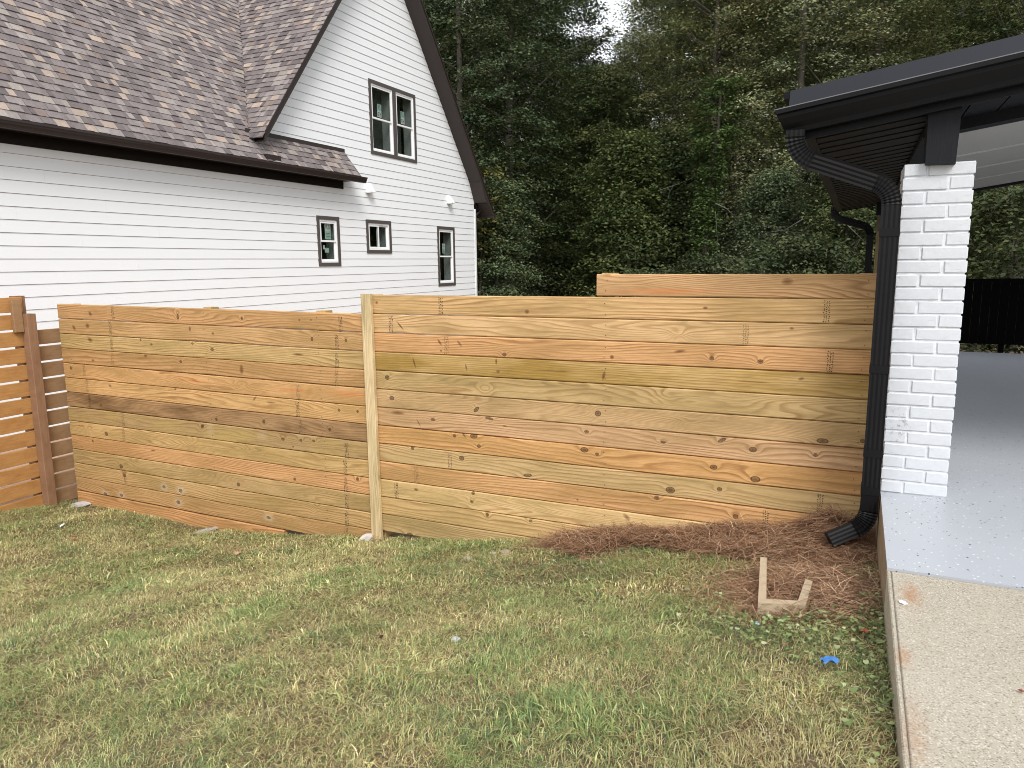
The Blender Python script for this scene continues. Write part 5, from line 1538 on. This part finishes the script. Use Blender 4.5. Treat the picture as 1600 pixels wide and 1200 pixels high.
GRP = 'trees of the wood behind the fence'
named = [
    ('broadleaf_tree', 'tall dark broadleaf tree rising behind the brown gable rake', 'tree', 720, 27.0, 'dark', 1.0),
    ('broadleaf_tree', 'dark tree with yellowing sprays beside the house corner', 'tree', 795, 28.0, 'dark2', 0.98),
    ('broadleaf_tree', 'dark leafy tree just short of the gap of bright sky', 'tree', 840, 34.0, 'dark2', 1.08),
    ('broadleaf_tree', 'mid green bushy tree below the gap of bright sky', 'tree', 938, 31.0, 'mid', 1.02),
    ('broadleaf_tree', 'olive tree with fine leaves just past the bright sky gap', 'tree', 1052, 30.0, 'olive', 1.0),
    ('broadleaf_tree', 'pale olive tree rising beside the ivy covered trunk', 'tree', 1140, 28.0, 'olive2', 1.08),
    ('broadleaf_tree', 'olive leafed tree whose crown meets the carport gutter', 'tree', 1235, 26.0, 'olive', 0.98),
    ('broadleaf_tree', 'olive tree above the metal edge of the carport roof', 'tree', 1345, 27.0, 'olive2', 1.12),
    ('broadleaf_tree', 'tree with dense olive crown beyond the carport roof end', 'tree', 1470, 28.0, 'olive', 1.0),
    ('broadleaf_tree', 'darker tree seen through the open carport', 'tree', 1590, 24.0, 'dark', 0.8),
    ('young_tree', 'young tree with drooping layered sprays in front of the wood', 'young tree', 985, 25.5, 'spray', 0.95),
    ('young_tree', 'young tree with layered sprays beside the ivy covered trunk', 'young tree', 1060, 27.0, 'spray', 1.0),
    ('young_tree', 'dark young tree close behind the house corner', 'young tree', 770, 25.0, 'spray', 0.75),
    ('young_tree', 'bushy young tree behind the top fence board', 'young tree', 1200, 24.0, 'spray', 0.72),
    ('young_tree', 'young tree behind the rear carport downspout', 'young tree', 1330, 22.5, 'spray', 0.78),
    ('shrub', 'low spreading shrub under the young layered tree', 'shrub', 1010, 22.5, 'shrub', 0.85),
    ('shrub', 'dense shrub at the foot of the ivy covered trunk', 'shrub', 1115, 22.0, 'shrub', 0.95),
    ('shrub', 'shrub behind the end of the top fence board', 'shrub', 1240, 21.5, 'shrub', 1.0),
    ('shrub', 'shrub seen over the black carport fence', 'shrub', 1575, 19.0, 'shrub', 1.1),
    ('shrub', 'small yellow green shrub against the white house corner', 'shrub', 757, 22.8, 'shrub', 0.52),
    ('yellow_sapling', 'yellowing sapling showing beside the brown gable rake', 'sapling', 742, 24.5, 'yellow', 1.0),
    ('broadleaf_tree', 'dark rounded tree closing the hollow below the sky gap', 'tree', 902, 35.0, 'dark', 0.90),
    ('broadleaf_tree', 'olive rounded tree directly below the bright sky gap', 'tree', 982, 36.0, 'olive2', 0.92),
    ('broadleaf_tree', 'dense low tree filling the hollow behind the spray tree', 'tree', 950, 39.0, 'mid', 1.1),
    ('broadleaf_tree', 'dark tree far back on the house side of the hollow', 'tree', 868, 43.0, 'dark', 1.0),
    ('broadleaf_tree', 'dark tree far back in the middle of the hollow', 'tree', 925, 46.0, 'dark', 1.0),
    ('broadleaf_tree', 'olive tree far back beneath the sky gap', 'tree', 965, 49.0, 'olive2', 1.02),
    ('broadleaf_tree', 'dark tree far back behind the young layered tree', 'tree', 1005, 44.0, 'dark', 0.98),
    ('broadleaf_tree', 'tall dark tree far back just before the sky gap', 'tree', 825, 48.0, 'dark2', 1.25),
    ('broadleaf_tree', 'bushy tree low in the hollow by the bare trunks', 'tree', 870, 38.0, 'mid', 1.0),
    ('ivy_trunk', 'tree trunk wrapped in bright green ivy', 'ivy covered trunk', 1100, 24.2, 'ivy', 1.0),
    ('slim_tree', 'slim bare-stemmed tree standing above the ivy covered trunk', 'tree', 1106, 26.6, 'slim', 1.0),
    ('slim_tree', 'slim tree next to the olive tree at the gutter end', 'tree', 1146, 27.2, 'slim', 0.95),
]
for a in named: tree(*a, group=GRP)
# deeper rows
refs = [(690, 'behind the brown gable rake'), (775, 'over the white house corner'), (860, 'between house and sky gap'), (1000, 'under the bright sky gap'),
        (1075, 'beside the bright sky gap'), (1150, 'above the ivy covered trunk'), (1260, 'over the end of the carport gutter'), (1400, 'over the metal roof edge'), (1520, 'over the black post board'), (9999, 'over the open carport')]
seen = set()
k = 0
for (dist, rowname, cols_, sc_) in ((36.0, 'behind the front crowns', (640, 735, 1085, 1165, 1270, 1390, 1500, 1610), 1.12), (45.0, 'in the deeper wood', (680, 770, 1090, 1210, 1340, 1470, 1600), 1.28), (55.0, 'at the back of the wood', (600, 720, 810, 1105, 1190, 1300, 1430, 1560, 1690), 1.45)):
    for px in cols_:
        kind = ('dark', 'olive', 'dark2', 'olive2')[k % 4]; k += 1
        lab = ('dark green' if kind.startswith('dark') else 'olive green') + ' tree ' + rowname + ', ' + next(t_ for a_, t_ in refs if px < a_)
        while lab in seen: lab = lab.replace(' tree ', ' full crowned tree ', 1)
        seen.add(lab)
        tree('broadleaf_tree', lab, 'tree', px + rng.uniform(-10, 10), dist + rng.uniform(-2, 2), kind, sc_ * rng.uniform(0.92, 1.05), group='trees deep in the wood')
for px, dist, lab in ((690, 33, 'bush hidden low behind the house gable'), (790, 36, 'bush in deep shade behind the house corner'), (850, 31, 'shaded bush behind the bare stretch of fence top'), (945, 37, 'shaded bush far below the sky gap'), (905, 42, 'farthest bush in the dark hollow of the wood'),
                      (1080, 35, 'shaded bush behind the ivy covered trunk'), (1190, 31, 'shaded bush behind the top fence board'), (1300, 30, 'shaded bush behind the rear carport corner'), (1420, 28, 'bush hidden behind the brick pillar'), (1540, 30, 'shaded bush beyond the black carport fence')):
    tree('shrub', lab, 'shrub', px, dist, 'shrub', 1.35, group='bushes in the shade of the wood')
for px, dist, r_, lab in ((842, 33.5, 0.16, 'bare dark trunk behind the fence between two shrubs'), (870, 36.0, 0.14, 'thinner dark trunk deeper in the hollow of the wood'), (812, 34.0, 0.15, 'bare trunk in the shade nearest the house corner')):
    x, y = bearing(px, dist); z = ground1(x, y)
    b = B().tube([(x, y, z - 0.5), (x + 0.1, y, z + 3), (x + 0.15, y + 0.1, z + 6.5)], [r_ * 1.2, r_, r_ * 0.7], 8)
    tag(b.obj('tree_trunk', MAT['bark'], None, True), lab, 'trunk', 'bare trunks in the shade')


# ---- dead branches that catch the light
def at(px, py, dist):
    d = rgt * ((px - 800) / F_PX) - upv * ((py - 600) / F_PX) + fwd
    h = math.hypot(d.x, d.y)
    return Vector((0, 0, CAM_H)) + d * (dist / h)


def branch(label, pts, dist, r0, twigs=3, seed=0):
    rg = random.Random(seed)
    P_ = [at(px, py, dist + 0.25 * i) for i, (px, py) in enumerate(pts)]
    r0 *= 0.42
    b = B().tube(P_, [r0 * (1 - 0.75 * i / (len(P_) - 1)) for i in range(len(P_))], 6)
    for t_ in range(twigs):
        i = rg.randrange(1, len(P_)); p = P_[i]
        q = [p]
        d = Vector((rg.uniform(-1, 1), rg.uniform(-0.6, 0.6), rg.uniform(-1, 0.4))).normalized()
        for s_ in range(3):
            q.append(q[-1] + d * 0.28); d = (d + Vector((rg.uniform(-.5, .5), rg.uniform(-.5, .5), rg.uniform(-.6, .3)))).normalized()
        b.tube(q, [r0 * 0.4, r0 * 0.3, r0 * 0.22, r0 * 0.12], 5)
    tag(b.obj('dead_branch', MAT['deadwood'], None, True), label, 'branch', 'dead branches in the wood')


branch('long pale dead limb slanting below the sky gap', [(812, 112), (850, 98), (890, 78), (925, 60)], 27.0, 0.06, 2, 1)
branch('short grey dead limb kinking upward near the ivy covered trunk', [(1118, 318), (1135, 326), (1152, 342), (1172, 325)], 23.5, 0.05, 0, 2)
branch('thin bare twig reaching out above the top fence board', [(1255, 342), (1225, 360), (1200, 363), (1186, 362)], 20.8, 0.022, 5, 3)
branch('bare twigs hanging below the rear carport corner', [(1322, 350), (1345, 372), (1330, 392), (1318, 415)], 18.0, 0.020, 6, 4)
branch('fine grey twig left of the ivy covered trunk'.replace('left of', 'just before'), [(1028, 298), (1052, 290), (1074, 282)], 23.5, 0.024, 2, 5)
branch('curved pale twig above the carport gutter end', [(1208, 96), (1222, 108), (1232, 124)], 21.0, 0.014, 0, 6)
branch('pale vine stem hanging straight down behind the top fence board', [(1118, 330), (1121, 380), (1119, 430)], 22.8, 0.016, 0, 7)
